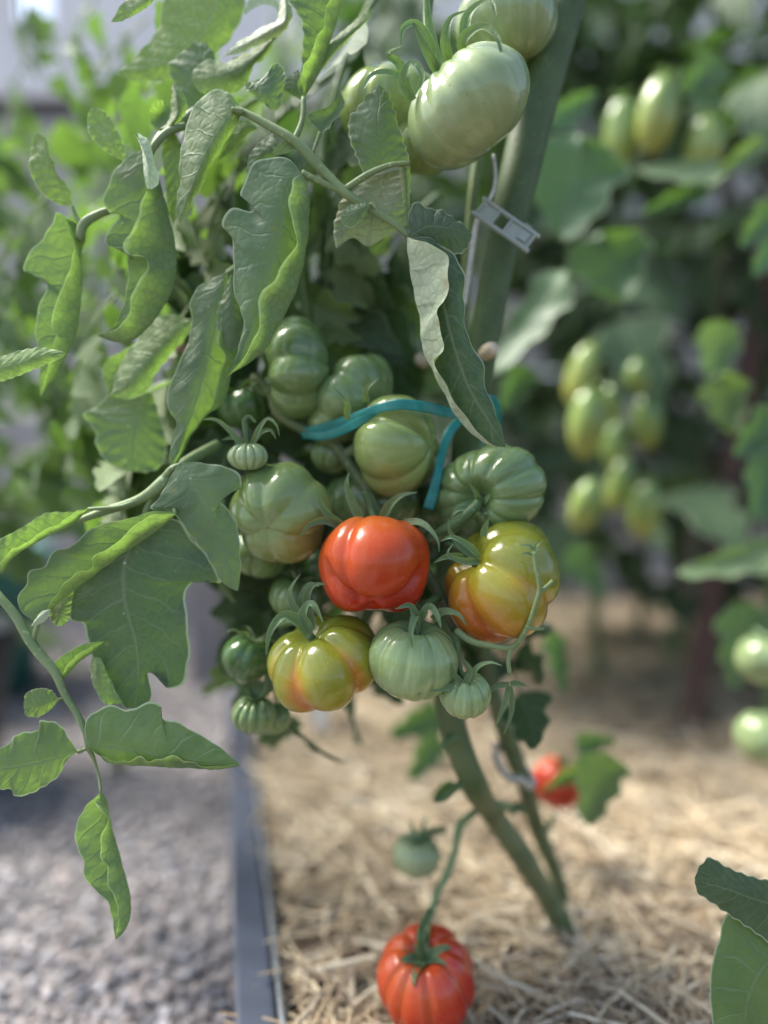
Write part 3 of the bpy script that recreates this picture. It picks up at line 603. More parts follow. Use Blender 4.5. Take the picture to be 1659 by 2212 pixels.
def hairs(b, pts, d, rpx, seed, cnt=160, ln=.0016):
    g = random.Random(seed); q = spl(np.array([P(a[0], a[1], d + (a[2] if len(a) > 2 else 0)/1000.) for a in pts]), 60)
    rp = np.interp(np.linspace(0, 1, 60), np.linspace(0, 1, len(rpx)), rpx)*d/FPX if not np.isscalar(rpx) else np.full(60, rpx*d/FPX)
    for _ in range(cnt):
        i = g.randrange(1, 59); t = q[i+1]-q[i-1]; t /= np.linalg.norm(t)
        v = np.array([g.gauss(0, 1) for _ in range(3)]); v -= t*np.dot(v, t); v /= np.linalg.norm(v)
        a = q[i]+v*rp[i]*.95; e = a+(v+t*g.uniform(-.3, .3))*ln*g.uniform(.6, 1.2); w_ = np.cross(v, t)*.00006
        b.add([a-w_, a+w_, e], [(0, 1, 2)])
def leaf(parent, stalks, d, name='leaf', mat=None, label=None, hair=0):
    b = MB(); base = P(*stalks[0][0][0][:2], d)
    for pts, r in stalks: px_tube(b, pts, d, r)
    if hair:
        for k, (pts, r) in enumerate(stalks): hairs(b, pts, d, r, k, hair)
    o = b.build(name, mat or STEM_LIGHT, base, parent)
    if label: o['label'] = label
    return o

base0 = G(1236, 2022); 
PLANT = empty('tomato_plant', base0, 'staked tomato plant in front, carrying the ripening cluster and the big curled leaves', 'tomato plant')
dB = float(np.dot(base0-CAMP, FW))
def plant_tube(name, pts, rad, mat, n=14, flat=None, hair=0):
    p = np.array([P(*a) for a in pts]); b = MB(); b.tube(p, np.array(rad), n, flat=flat)
    return b.build(name, mat, p[0], PLANT)
b_ = [(1238, 2040, dB), (1180, 1935, dB-.015), (1125, 1845, dB-.035), (1065, 1760, dB-.05), (1018, 1680, .60), (985, 1590, .592), (965, 1480, .590), (965, 1300, .592), (985, 1120, .585), (1008, 950, .575), (1030, 830, .566), (1052, 700, .562), (1078, 560, .560), (1112, 420, .560), (1150, 260, .560), (1188, 120, .556), (1222, 0, .552), (1252, -110, .55), (1300, -300, .545), (1330, -480, .54)]
plant_tube('stem', b_, [.0112, .0094, .0106, .0094, .0108, .0100, .0110, .0108, .0105, .0105, .0108, .0112, .0122, .0140, .0148, .0148, .0142, .0138, .012, .009], STEM_DARK, 18)
plant_tube('side_stem', [(1222, 1985, dB+.03), (1205, 1900, dB+.03), (1165, 1800, dB+.02), (1135, 1700, .68), (1095, 1590, .66), (1062, 1480, .65), (1040, 1350, .64)], [.0078, .0070, .0082, .0070, .0080, .0064, .006], STEM_OLD)
for q in ([(985, 1592, .585), (968, 1600, .58), (958, 1612, .578)], [(1012, 1690, .597), (985, 1700, .592), (960, 1722, .59), (940, 1730, .588)], [(1130, 1850, dB-.03), (1112, 1846, dB-.04), (1106, 1838, dB-.045)], [(1100, 1752, dB-.05), (1122, 1744, dB-.052), (1134, 1750, dB-.05)], [(1165, 1800, dB+.02), (1182, 1790, dB+.02), (1196, 1762, dB+.02)]):
    plant_tube('side_shoot', q, [.0042, .0032, .0026, .002][:len(q)], STEM, 8)
plant_tube('side_stem', [(1040, 290, .585), (1022, 420, .585), (1010, 560, .585), (1000, 690, .59), (985, 830, .60)], [.0036, .0038, .0038, .004, .004], STEM_LIGHT)
# trusses
plant_tube('truss_stem', [(545, 815, .566), (582, 842, .562), (600, 890, .558), (652, 925, .552), (722, 958, .546), (745, 990, .541), (790, 1055, .536), (815, 1105, .535), (860, 1180, .545), (930, 1250, .53), (960, 1310, .52), (985, 1362, .505)], [.0034, .0038, .0042, .004, .0042, .0044, .0042, .004, .004, .004, .0038, .0032], STEM_OLD, 12)
plant_tube('truss_stem', [(745, 985, .542), (790, 950, .535), (805, 920, .53)], [.0045, .004, .0035], STEM_OLD, 10)
plant_tube('truss_stem', [(930, 1170, .52), (985, 1135, .508), (1025, 1096, .506)], [.0042, .0042, .0035], STEM_OLD, 10)
tr = [(985, 1362, .492), (1018, 1385, .486), (1060, 1395, .483), (1105, 1398, .481), (1140, 1352, .469), (1158, 1305, .461), (1166, 1272, .457), (1158, 1225, .455), (1154, 1190, .455)]
plant_tube('truss_stem', tr, [.0026, .0023, .002, .0021, .0017, .0015, .0015, .0013, .0016], STEM_LIGHT, 10)
plant_tube('truss_stem', [(1105, 1396, .481), (1098, 1425, .481), (1101, 1454, .481)], [.0018, .0014, .0015], STEM_LIGHT, 8)
plant_tube('truss_stem', [(1166, 1280, .458), (1180, 1268, .458), (1194, 1255, .459)], [.0013, .0012, .0013], STEM_LIGHT, 8)
plant_tube('truss_stem', [(1138, 1354, .469), (1158, 1358, .469), (1174, 1358, .471)], [.0014, .0012, .001], STEM_LIGHT, 8)
for pts in ([(1154, 1192), (1145, 1180), (1130, 1178), (1122, 1174)], [(1155, 1192), (1158, 1178), (1166, 1172), (1172, 1170)], [(1150, 1200), (1138, 1196), (1126, 1200)]):
    px_sepal(PLANT, pts, .454, 8, name='spent_flower')
for pts in ([(1100, 1478), (1075, 1482), (1055, 1494), (1040, 1506)], [(1099, 1482), (1090, 1520), (1078, 1550), (1070, 1572)], [(1101, 1482), (1106, 1525), (1100, 1556), (1088, 1586)], [(1102, 1478), (1118, 1476), (1138, 1482)]):
    px_sepal(PLANT, pts, .486, 14, name='spent_flower')
# low side truss with the bottom fruit
plant_tube('truss_stem', [(1105, 1745, .655), (1068, 1738, .645), (1030, 1752, .64), (992, 1786, .635), (984, 1830, .63), (968, 1880, .625), (945, 1930, .61), (925, 1985, .59), (908, 2030, .56)], [.0042, .0038, .0033, .0040, .0031, .0036, .0029, .0032, .0026], STEM_LIGHT, 10)
b = MB(); p = P(1050, 762, .548); b.tube([p-FW*-.006+np.array([.0, 0, .0]), p+V3(.35, .1, 1)*.006, p+V3(.35, .1, 1)*.011], [.0052, .0056, .0046], 12); b.build('cut_stub', WOODY, p, PLANT)
b = MB(); p = P(915, 782, .60); b.tube([p, p+V3(-.4, .1, 1)*.008], [.005, .005], 12); b.build('cut_stub', WOODY, p, PLANT)

# --- the long leaf across the middle
A = leaf(PLANT, [([(470, 218, 8), (525, 242, 4), (575, 268, 2), (640, 308), (700, 372), (746, 417), (812, 460), (860, 490), (884, 512)], [7, 8, 9, 11, 11, 10.5, 8, 7, 5]),
                 ([(656, 212, 8), (652, 262, 4), (636, 303)], [6, 6, 7]), ([(691, 287, 4), (684, 306, 2), (676, 330)], [4.5, 4, 4]), ([(886, 352, -6), (850, 355, -6), (800, 374, -4), (748, 408)], [4, 5.5, 7, 8]),
                 ([(652, 374, -2), (690, 392, -2), (738, 414)], [8, 7, 6]), ([(525, 242, 0), (500, 236, -2)], [7, 5]), ([(799, 440, -4), (805, 448, -2), (812, 458)], [3, 3, 3])], .495, hair=220)
leaflet(A, .490, [[(652, 374), (625, 345), (593, 337), (552, 352), (530, 388), (520, 425), (549, 440), (545, 456), (500, 450), (480, 490), (498, 512), (505, 597), (510, 652), (527, 692), (518, 745), (513, 785), (487, 816)],
                  [(652, 374), (628, 390, -3), (612, 450, -5), (592, 540, -5), (560, 650, -4), (530, 740, -2), (487, 816)],
                  [(652, 374), (664, 400), (668, 450, 2), (667, 490, 4), (657, 560, 5), (645, 612, 5), (610, 687, 4), (565, 762, 2), (487, 816)],
                  [(652, 374), (630, 392, -9), (626, 420, -10), (630, 480, -11), (640, 527, -11), (617, 562, -11), (595, 597, -10), (556, 652, -9), (563, 675, -9), (547, 732, -7), (520, 785, -4), (487, 816)]], [-1, 0, .6, 1], rows=96, cols=40)
leaflet(A, .500, [[(525, 242), (505, 212), (470, 192), (440, 205), (415, 240), (400, 280), (392, 320), (386, 400), (381, 450), (387, 484)], [(525, 242), (500, 250, -6), (455, 310, -9), (420, 390, -7), (400, 440, -3), (387, 484)],
                  [(525, 242), (515, 262), (492, 302), (465, 342), (440, 392), (420, 430), (400, 468), (387, 484)]], side='under')
leaflet(A, .520, [[(375, 285), (352, 310), (355, 380), (362, 440), (374, 488)], [(375, 285), (378, 340), (378, 400), (374, 488)], [(375, 285), (400, 330), (395, 400), (388, 450), (374, 488)]])
leaflet(A, .515, [[(558, 277), (528, 258), (508, 270), (490, 310), (468, 350)], [(558, 277), (530, 275, -2), (500, 310), (468, 350)], [(558, 277), (541, 286), (515, 312), (490, 335), (468, 350)]], mat=LEAF_YOUNG, side='under')
leaflet(A, .505, [[(636, 305), (590, 290), (562, 307), (540, 333), (532, 370)], [(636, 305), (600, 312, -3), (565, 332, -2), (532, 372)], [(636, 305), (620, 322), (590, 340), (555, 356), (532, 376)]])
leaflet(A, .496, [[(645, 312), (625, 303), (603, 310), (585, 337)], [(645, 312), (630, 326), (606, 334), (585, 339)]], mat=LEAF_YOUNG, side='under')
leaflet(A, .503, [[(657, 212), (644, 182), (651, 150), (653, 113), (650, 43), (622, 0), (640, -60)], [(657, 212), (666, 198, 3), (691, 155, 5), (712, 95, 5), (725, 57, 5), (738, 0, 4), (730, -60, 3)],
                  [(657, 212), (651, 165, -6), (678, 100, -8), (691, 70, -8), (694, 66, -8), (702, 33, -7), (711, 0, -6), (715, -60, -5)]], [-1, .2, 1])
leaflet(A, .510, [[(680, 165), (708, 92), (722, 83), (760, 50), (788, 30), (805, 33)], [(680, 168), (715, 110, -4), (760, 68, -4), (805, 33)], [(680, 172), (728, 110), (771, 67), (790, 48), (805, 33)]], side='under')
leaflet(A, .515, [[(652, 217), (628, 204), (611, 190), (618, 170), (645, 150)], [(652, 217), (640, 195, -2), (640, 175, -2), (645, 150)], [(652, 217), (657, 190), (652, 170), (645, 150)]])
leaflet(A, .503, [[(691, 287), (675, 268), (661, 253), (670, 243), (705, 232), (725, 215), (737, 200)], [(691, 287), (708, 255, 3), (725, 235, 2), (737, 200)], [(691, 287), (702, 284, -3), (722, 260, -4), (736, 245, -3), (745, 222, -2), (737, 200)]])
leaflet(A, .495, [[(784, 374), (775, 350), (760, 315), (752, 280), (755, 255), (767, 239), (785, 215), (796, 204), (806, 192), (818, 183)], [(825, 366), (818, 310, -4), (815, 260, -5), (820, 215, -2), (818, 183)],
                  [(886, 352), (880, 330), (872, 303), (862, 275), (854, 245), (845, 215), (837, 198), (818, 183)]])
leaflet(A, .504, [[(775, 385), (761, 397), (745, 420), (735, 437), (725, 470), (720, 496), (726, 537)], [(800, 382), (780, 420, -4), (765, 470, -4), (762, 514)], [(830, 375), (820, 420, -2), (806, 470, -3), (796, 532)], [(880, 358), (876, 400, -4), (856, 450, -4), (838, 508)], [(886, 358), (886, 400), (884, 450), (880, 486)]], mat=LEAF_PALE2, side='under', label='leaflet curled to show its pale veined underside')
leaflet(A, .496, [[(863, 362), (866, 400), (872, 450), (880, 497)], [(874, 362, -3), (877, 420, -3), (881, 497)], [(886, 365), (885, 400), (885, 450), (882, 499)]], side='under')
leaflet(A, .489, [[(799, 440), (775, 440), (750, 448), (737, 467)], [(799, 440), (770, 457, -2), (737, 468)], [(799, 440), (790, 462), (778, 478), (758, 493), (742, 485), (737, 470)]])
leaflet(A, .494, [[(884, 505), (883, 460), (896, 437), (920, 447), (945, 452), (975, 468), (995, 480), (1020, 508)], [(884, 510), (920, 490, -3), (970, 492, -3), (1020, 508)], [(884, 515), (925, 525), (970, 540), (985, 550), (1000, 545), (1012, 530), (1020, 508)]], mat=LEAF_DARK)
leaflet(A, .492, [[(880, 512), (905, 520, -8), (945, 533, -12), (965, 552, -14), (968, 590, -14), (960, 650, -13), (945, 677, -12), (950, 700, -12), (956, 755, -11), (935, 775, -9), (945, 800, -8), (965, 830, -7), (985, 870, -6), (1020, 920, -4), (1060, 958, -2), (1093, 966)],
                  [(880, 512), (880, 540), (886, 580, 2), (896, 640, 3), (907, 689, 3), (915, 759, 3), (935, 800, 3), (965, 855, 2), (985, 895, 2), (1020, 936, 1), (1064, 963), (1093, 966)],
                  [(880, 512), (920, 540, -3), (955, 640, -4), (980, 740, -4), (1010, 830, -3), (1050, 900, -2), (1093, 966)],
                  [(880, 512), (930, 515), (975, 545), (990, 565), (1000, 584), (1004, 650), (1009, 724), (1030, 765), (1047, 788), (1047, 829), (1062, 870), (1080, 920), (1093, 966)]], [-1, -.5, 0, 1], LEAF_PALE, 'under', rows=110, cols=44, nv=9, label='long drooping leaflet with a folded pale flap and brown margin')

# --- leaf at the top left
B_ = leaf(PLANT, [([(640, -40, 10), (600, 60, 10), (560, 110, 10), (505, 165, 10), (440, 230, 10), (412, 246, 8), (380, 276, 4), (350, 292), (333, 315)], [8, 9, 9, 9, 9, 9, 9, 10, 9]), ([(470, -30, 40), (452, 40, 40), (425, 96, 38)], [6, 5, 2])], .515)
leaflet(B_, .545, [[(480, -60), (400, -60), (352, 0), (345, 50), (318, 95), (285, 130), (258, 152)], [(480, -60), (470, 0, -3), (440, 70, -4), (380, 125, -4), (310, 148, -2), (258, 153)], [(480, -60), (530, 0), (500, 80), (450, 130), (380, 170), (310, 176), (280, 172), (258, 155)]], side='under', mat=LEAF_YOUNG)
leaflet(B_, .500, [[(345, -25), (290, -10), (262, 10), (250, 30), (240, 47)], [(345, -25), (300, 10, -2), (265, 34), (240, 47)], [(345, -25), (330, 5), (295, 30), (262, 46), (240, 48)]], side='under')
leaflet(B_, .535, [[(420, 260), (395, 215), (370, 170), (362, 147), (390, 115), (420, 92), (445, 92)], [(420, 260), (425, 200, -3), (435, 140, -3), (445, 92)], [(420, 260), (460, 220), (470, 160), (462, 115), (445, 92)]])
leaflet(B_, .520, [[(600, 70), (560, 95), (520, 118), (490, 133), (445, 130), (420, 148), (412, 172)], [(600, 70), (560, 115, -5), (520, 145, -6), (460, 165, -4), (412, 172)], [(600, 70), (575, 120), (545, 150), (530, 185), (475, 207), (435, 200), (412, 172)]], side='under')
leaflet(B_, .515, [[(612, -20), (602, 20), (598, 45), (575, 55), (560, 60), (540, 78), (520, 85), (481, 122)], [(612, -20), (618, 20, -4), (615, 45, -5), (590, 62, -5), (550, 85, -3), (481, 122)], [(612, -20), (632, 30), (625, 52), (605, 75), (560, 95), (520, 115), (481, 122)]], side='under', mat=LEAF_PALE)
leaflet(B_, .530, [[(602, 45), (595, 18), (575, 10), (550, 17), (530, 32)], [(604, 40), (598, 0), (575, -14), (545, -8), (526, 26)]], side='under', mat=LEAF_PALE)
leaflet(B_, .505, [[(540, 175), (527, 183), (545, 205), (565, 222), (580, 234), (594, 238)], [(540, 175), (562, 186, -3), (580, 205, -3), (594, 238)], [(540, 175), (560, 173), (582, 150), (601, 135), (612, 145), (611, 200), (600, 235), (594, 239)]])
leaflet(B_, .520, [[(370, 235), (362, 222), (345, 217), (327, 228), (322, 252)], [(371, 245), (345, 247, 6), (322, 254)], [(372, 250), (368, 264), (350, 279), (330, 274), (322, 256)]])
leaflet(B_, .512, [[(372, 178), (370, 225), (368, 250), (350, 276), (333, 277)], [(372, 178), (382, 210, -4), (385, 245, -4), (362, 274, -3), (333, 278)], [(372, 178), (395, 200), (404, 235), (380, 268), (350, 284), (333, 279)]], side='under')
# --- leaf at the left
C_ = leaf(PLANT, [([(400, 272, 10), (365, 284, 5), (335, 312), (300, 400, 12), (262, 444, 12), (215, 462, 10), (180, 485, 8), (172, 520, 8)], [8, 9, 8, 5, 8, 9, 11, 9]), ([(268, 348, 12), (285, 372, 12), (300, 400, 12)], [4, 4, 4]), ([(155, 445, 8), (165, 470, 8), (178, 486, 8)], [4, 5, 6])], .505)
C2 = leaf(PLANT, [([(-120, 690, 20), (-70, 770, 0), (-28, 802)], [5, 5, 4])], .49)
leaflet(C_, .515, [[(155, 445), (135, 445), (100, 425), (80, 405), (64, 365), (65, 335), (72, 300), (80, 288)], [(155, 445), (120, 380, -3), (100, 330, -3), (85, 295), (80, 288)], [(155, 445), (153, 415), (135, 390), (120, 372), (116, 350), (108, 350), (106, 320), (98, 298), (80, 288)]], side='under', mat=LEAF_YOUNG)
leaflet(C_, .515, [[(268, 348), (240, 335), (218, 318), (195, 292), (189, 255), (200, 232), (205, 231)], [(268, 348), (240, 305, -2), (215, 262), (203, 231)], [(268, 348), (272, 325), (255, 285), (240, 255), (225, 240), (205, 231)]], side='under', mat=LEAF_YOUNG)
leaflet(C_, .506, [[(312, 322), (285, 332), (252, 360), (232, 406), (221, 440), (235, 456), (258, 462), (240, 490), (224, 522), (245, 534), (270, 536), (276, 570), (275, 616), (265, 660), (235, 715), (212, 725)],
                   [(312, 322), (318, 370, -2), (325, 440, 0), (335, 540, 2), (328, 610, 2), (295, 690, 1), (212, 725)],
                   [(312, 322), (342, 385, 4), (362, 458, 5), (377, 540, 5), (375, 608, 5), (357, 655, 4), (332, 690, 3), (300, 725, 2), (262, 740, 1), (212, 727)],
                   [(312, 322), (312, 380, -5), (316, 412, -8), (307, 433, -9), (292, 483, -10), (267, 530, -10), (271, 546, -10), (300, 550, -10), (312, 558, -9), (314, 583, -9), (287, 628, -8), (280, 668, -7), (260, 703, -5), (212, 724)]], [-1, -.1, .5, 1], rows=100, cols=40)
leaflet(C_, .494, [[(288, 288), (300, 305), (308, 335), (310, 370), (318, 408)], [(300, 300, -3), (318, 345, -3), (325, 409)], [(296, 286), (320, 302), (333, 350), (342, 398), (330, 408)]], side='under', mat=LEAF_PALE)
leaflet(C_, .515, [[(172, 486), (120, 461), (112, 486), (85, 520), (55, 560), (52, 585), (97, 603), (100, 618), (85, 658), (77, 708), (80, 750), (85, 803), (87, 857)],
                   [(172, 486), (182, 502, 4), (176, 545, 5), (178, 608, 5), (172, 670, 4), (155, 745, 3), (135, 783, 2), (105, 835, 1), (88, 858)],
                   [(172, 486), (140, 468, -2), (148, 485, -5), (157, 525, -8), (152, 580, -9), (135, 620, -8), (115, 668, -8), (115, 713, -7), (122, 720, -7), (112, 758, -6), (100, 808, -4), (88, 857)]], [-1, .35, 1], rows=90)
leaflet(C2, .485, [[(-30, 775), (20, 765), (60, 753), (110, 753), (143, 762)], [(-30, 800), (40, 785, -3), (100, 768, -2), (143, 763)], [(-30, 832), (0, 825), (45, 810), (100, 787), (130, 775), (143, 764)]], side='under', mat=LEAF_YOUNG)
# --- leaf hanging left of the cluster
F_ = leaf(PLANT, [([(560, 520, 60), (530, 560, 30), (490, 592, 10)], [7, 7, 6]), ([(500, 600, 30), (450, 650, 30), (415, 692, 20)], [5, 5, 4])], .52)
leaflet(F_, .535, [[(415, 690), (370, 680), (330, 690), (292, 738), (256, 796), (240, 853)], [(415, 692), (360, 735, -6), (310, 790, -7), (262, 840, -3), (240, 853)], [(415, 695), (405, 725), (370, 765), (337, 808), (318, 845), (280, 862), (240, 854)]], side='under')
leaflet(F_, .545, [[(300, 735), (262, 760), (232, 776), (222, 803), (235, 850)], [(300, 738), (265, 785, 3), (235, 850)], [(300, 740), (285, 775), (262, 800), (250, 830), (235, 850)]], side='under')
leaflet(F_, .550, [[(300, 850), (240, 850), (205, 880), (180, 895), (205, 930), (210, 970), (235, 1000), (275, 1018)], [(315, 850), (290, 920, -4), (280, 1018)], [(330, 850), (345, 900), (360, 960), (350, 1005), (320, 1020), (285, 1019)]])
leaflet(F_, .512, [[(490, 590), (450, 605), (415, 637), (413, 692), (405, 740), (385, 790), (360, 852), (366, 887), (383, 912), (370, 945), (366, 985), (370, 1014)], [(490, 590), (475, 660, -4), (450, 760, -5), (420, 870, -4), (395, 950, -2), (370, 1014)],
                   [(490, 590), (510, 625, 3), (528, 690, 4), (518, 750, 4), (502, 800, 3), (480, 872, 3), (452, 892, 2), (430, 917, 2), (400, 965, 2), (385, 1000), (370, 1014)],
                   [(490, 590), (500, 640, -4), (480, 690, -8), (468, 740, -9), (485, 770, -9), (470, 827, -8), (455, 877, -7), (440, 905, -6), (395, 957, -4), (382, 985, -3), (370, 1014)]], [-1, 0, .6, 1], rows=90, cols=40)
leaflet(F_, .506, [[(500, 590), (480, 640), (468, 690), (478, 735), (500, 760)], [(500, 590), (500, 650, -3), (500, 700, -3), (500, 760)], [(500, 590), (520, 640), (532, 700), (518, 745), (500, 760)]])
# --- leaf low at the left of the cluster
D_ = leaf(PLANT, [([(470, 960, 40), (400, 1000, 16), (355, 1040), (310, 1074), (215, 1108), (165, 1126, -2)], [12, 13, 15, 11, 9, 6]), ([(330, 1062, 2), (318, 1100, 2), (300, 1152, 2)], [8, 7, 6]), ([(345, 1050), (372, 1012, -2), (392, 1002, -2)], [9, 7, 4]), ([(300, 1080), (270, 1092, -4), (190, 1100, -6)], [6, 5, 4]), ([(350, 1062), (372, 1092, -4), (380, 1110, -8)], [6, 5, 4])], .505, hair=260)
leaflet(D_, .500, [[(385, 1004), (365, 1035), (345, 1075), (325, 1098), (372, 1108), (415, 1164), (450, 1205), (480, 1259), (510, 1276)], [(390, 1004), (405, 1035, -3), (440, 1090, -4), (475, 1170, -3), (512, 1276)], [(395, 1000), (415, 998), (460, 1003), (500, 1013), (522, 1033), (518, 1056), (472, 1055), (470, 1076), (500, 1109), (514, 1144), (518, 1190), (520, 1234), (514, 1276)]], rows=90, nv=8)
leaflet(D_, .506, [[(280, 1155), (220, 1195), (170, 1245), (150, 1290), (150, 1334), (178, 1345), (188, 1384), (200, 1425), (240, 1477), (258, 1510), (272, 1530)], [(305, 1140), (270, 1214, -4), (270, 1299, -5), (295, 1394, -4), (300, 1450, -2), (292, 1530)],
                   [(345, 1118), (385, 1125), (420, 1170), (455, 1205), (477, 1259), (430, 1249), (403, 1275), (405, 1330), (408, 1432), (392, 1479), (362, 1487), (348, 1440), (325, 1432), (318, 1450), (328, 1500), (318, 1528)]], mat=LEAF_DARK, rows=110, cols=40, nv=8, label='broad dark leaflet hanging flat, its lower edge torn into lobes')
leaflet(D_, .492, [[(378, 1108), (340, 1104), (280, 1119), (200, 1140), (145, 1184), (118, 1188), (94, 1224), (65, 1234), (55, 1264), (36, 1298), (42, 1316), (74, 1342)], [(380, 1112), (330, 1150, 3), (250, 1206, 3), (200, 1245, 3), (165, 1270, 3), (130, 1300, 2), (107, 1316, 1), (74, 1343)],
                   [(380, 1110), (330, 1112, -6), (275, 1150, -8), (240, 1180, -8), (202, 1206, -8), (200, 1225, -8), (160, 1238, -7), (135, 1268, -6), (107, 1304, -4), (74, 1342)]], [-1, .4, 1], rows=90)
leaflet(D_, .487, [[(68, 1350), (75, 1340), (92, 1320), (108, 1316)], [(68, 1352), (84, 1335, -2), (108, 1316)], [(68, 1353), (90, 1346), (105, 1332), (108, 1316)]], side='under', mat=LEAF_PALE)
leaflet(D_, .501, [[(107, 1310), (108, 1335), (125, 1352), (140, 1350)], [(135, 1290), (130, 1325, -2), (140, 1350)], [(160, 1275), (155, 1300), (150, 1335), (141, 1350)]], side='under')
leaflet(D_, .495, [[(190, 1098), (150, 1106), (100, 1108), (50, 1138), (20, 1154), (-15, 1170)], [(190, 1100), (160, 1129, 2), (100, 1160, 3), (70, 1178, 3), (38, 1196, 2), (18, 1216, 2), (4, 1240, 1), (-15, 1235)], [(190, 1099), (155, 1112, -5), (118, 1136, -6), (85, 1150, -6), (55, 1175, -6), (25, 1186, -5), (10, 1206, -4), (-15, 1225)]], [-1, .4, 1])
leaflet(D_, .500, [[(200, 1420), (195, 1440), (205, 1487), (228, 1520), (266, 1519)], [(208, 1420), (210, 1450, -3), (232, 1500, -2), (266, 1519)], [(216, 1420), (222, 1432), (238, 1472), (252, 1500), (266, 1519)]], side='under')
# --- the leaf hanging furthest down at the left
E_ = leaf(PLANT, [([(-60, 1200, 10), (0, 1290), (30, 1325), (65, 1384), (88, 1415), (118, 1450), (140, 1500), (168, 1545), (186, 1585), (192, 1615), (203, 1640, 4), (214, 1680, 4), (218, 1714)], [9, 9, 10, 11, 11, 10, 8, 7.5, 7.5, 7, 4, 3, 3]), ([(168, 1624), (180, 1620), (192, 1613)], [4, 4, 4]), ([(128, 1511), (138, 1508), (146, 1506)], [3, 3, 3]), ([(70, 1390), (82, 1350), (88, 1338)], [5, 5, 3])], .490, hair=300)
leaflet(E_, .492, [[(131, 1475), (116, 1452), (119, 1430), (146, 1409), (182, 1391), (226, 1385)], [(131, 1475), (149, 1455, 2), (168, 1433, 2), (204, 1406, 1), (226, 1385)], [(131, 1475), (140, 1445, -4), (170, 1412, -5), (200, 1395, -3), (226, 1385)]], [-1, .4, 1], LEAF_YOUNG)
leaflet(E_, .489, [[(128, 1511), (109, 1490), (73, 1489), (55, 1500), (51, 1520)], [(128, 1511), (90, 1521, -2), (51, 1525)], [(128, 1511), (109, 1533), (80, 1549), (57, 1545), (51, 1528)]], mat=LEAF_YOUNG)
leaflet(E_, .485, [[(190, 1613), (182, 1577), (190, 1551), (219, 1529), (248, 1524), (273, 1535), (310, 1520), (339, 1517), (350, 1529), (346, 1548), (383, 1559), (427, 1584), (474, 1613), (518, 1650)], [(190, 1613), (233, 1612, -2), (292, 1619, -3), (365, 1635, -3), (437, 1648, -2), (518, 1651)],
                   [(190, 1613), (211, 1626, 1), (228, 1646, 2), (255, 1651, 2), (328, 1656, 2), (401, 1658, 2), (474, 1662, 1), (518, 1655)], [(190, 1613), (222, 1636, -2), (250, 1646, -3), (308, 1636, -5), (320, 1646, -5), (374, 1630, -6), (400, 1645, -4), (470, 1655, -3), (518, 1652)]], [-1, 0, .6, 1], LEAF_YOUNG, rows=90, nv=8)
leaflet(E_, .485, [[(168, 1624), (160, 1612), (146, 1588), (124, 1562), (109, 1557), (86, 1557), (84, 1575), (50, 1582), (29, 1591), (18, 1606), (0, 1617), (-30, 1640)], [(168, 1624), (110, 1640, -2), (40, 1655, -2), (-30, 1660)], [(168, 1624), (146, 1639), (128, 1675), (98, 1697), (66, 1715), (29, 1717), (22, 1708), (0, 1704), (-30, 1680)]], mat=LEAF_YOUNG)
leaflet(E_, .490, [[(217, 1712), (190, 1737), (171, 1766), (162, 1806), (168, 1836), (179, 1857), (182, 1894), (204, 1923), (233, 1949), (242, 1985), (249, 2030)], [(217, 1712), (228, 1725, 3), (238, 1770, 4), (256, 1839, 4), (271, 1894, 3), (281, 1941, 3), (279, 1987, 2), (265, 2015, 1), (250, 2030)],
                   [(217, 1712), (206, 1735, -4), (219, 1752, -6), (231, 1768, -7), (228, 1788, -7), (220, 1806, -7), (219, 1857, -7), (232, 1872, -7), (233, 1916, -6), (244, 1932, -6), (255, 1967, -4), (250, 2029)]], [-1, .35, 1], rows=90)
# --- leaf reaching in at the bottom right
W_ = leaf(None, [([(1900, 2120, 60), (1780, 2080, 20), (1720, 2050)], [8, 8, 6])], .485, 'tomato_leaf'); tag(W_, 'single large smooth green leaf reaching in at the bottom right corner', 'leaf')
leaflet(W_, .485, [[(1720, 1900), (1659, 1901), (1600, 1885), (1566, 1870), (1531, 1852), (1512, 1870), (1500, 1897)], [(1720, 1965), (1640, 1945, -2), (1570, 1920, -2), (1502, 1902)], [(1720, 2070), (1659, 2035), (1610, 2000), (1569, 1973), (1530, 1945), (1508, 1930), (1500, 1904)]], mat=LEAF_DARK, ruf=.0002)
leaflet(W_, .490, [[(1720, 2075), (1650, 2020), (1600, 1985), (1569, 1972), (1554, 2024), (1537, 2082), (1533, 2140), (1545, 2260)], [(1720, 2080), (1670, 2070, -3), (1640, 2100, -4), (1610, 2180, -3), (1620, 2260)], [(1730, 2085), (1725, 2130, 2), (1720, 2180, 2), (1715, 2260, 2)]], mat=LEAF_YOUNG, ruf=.0002)

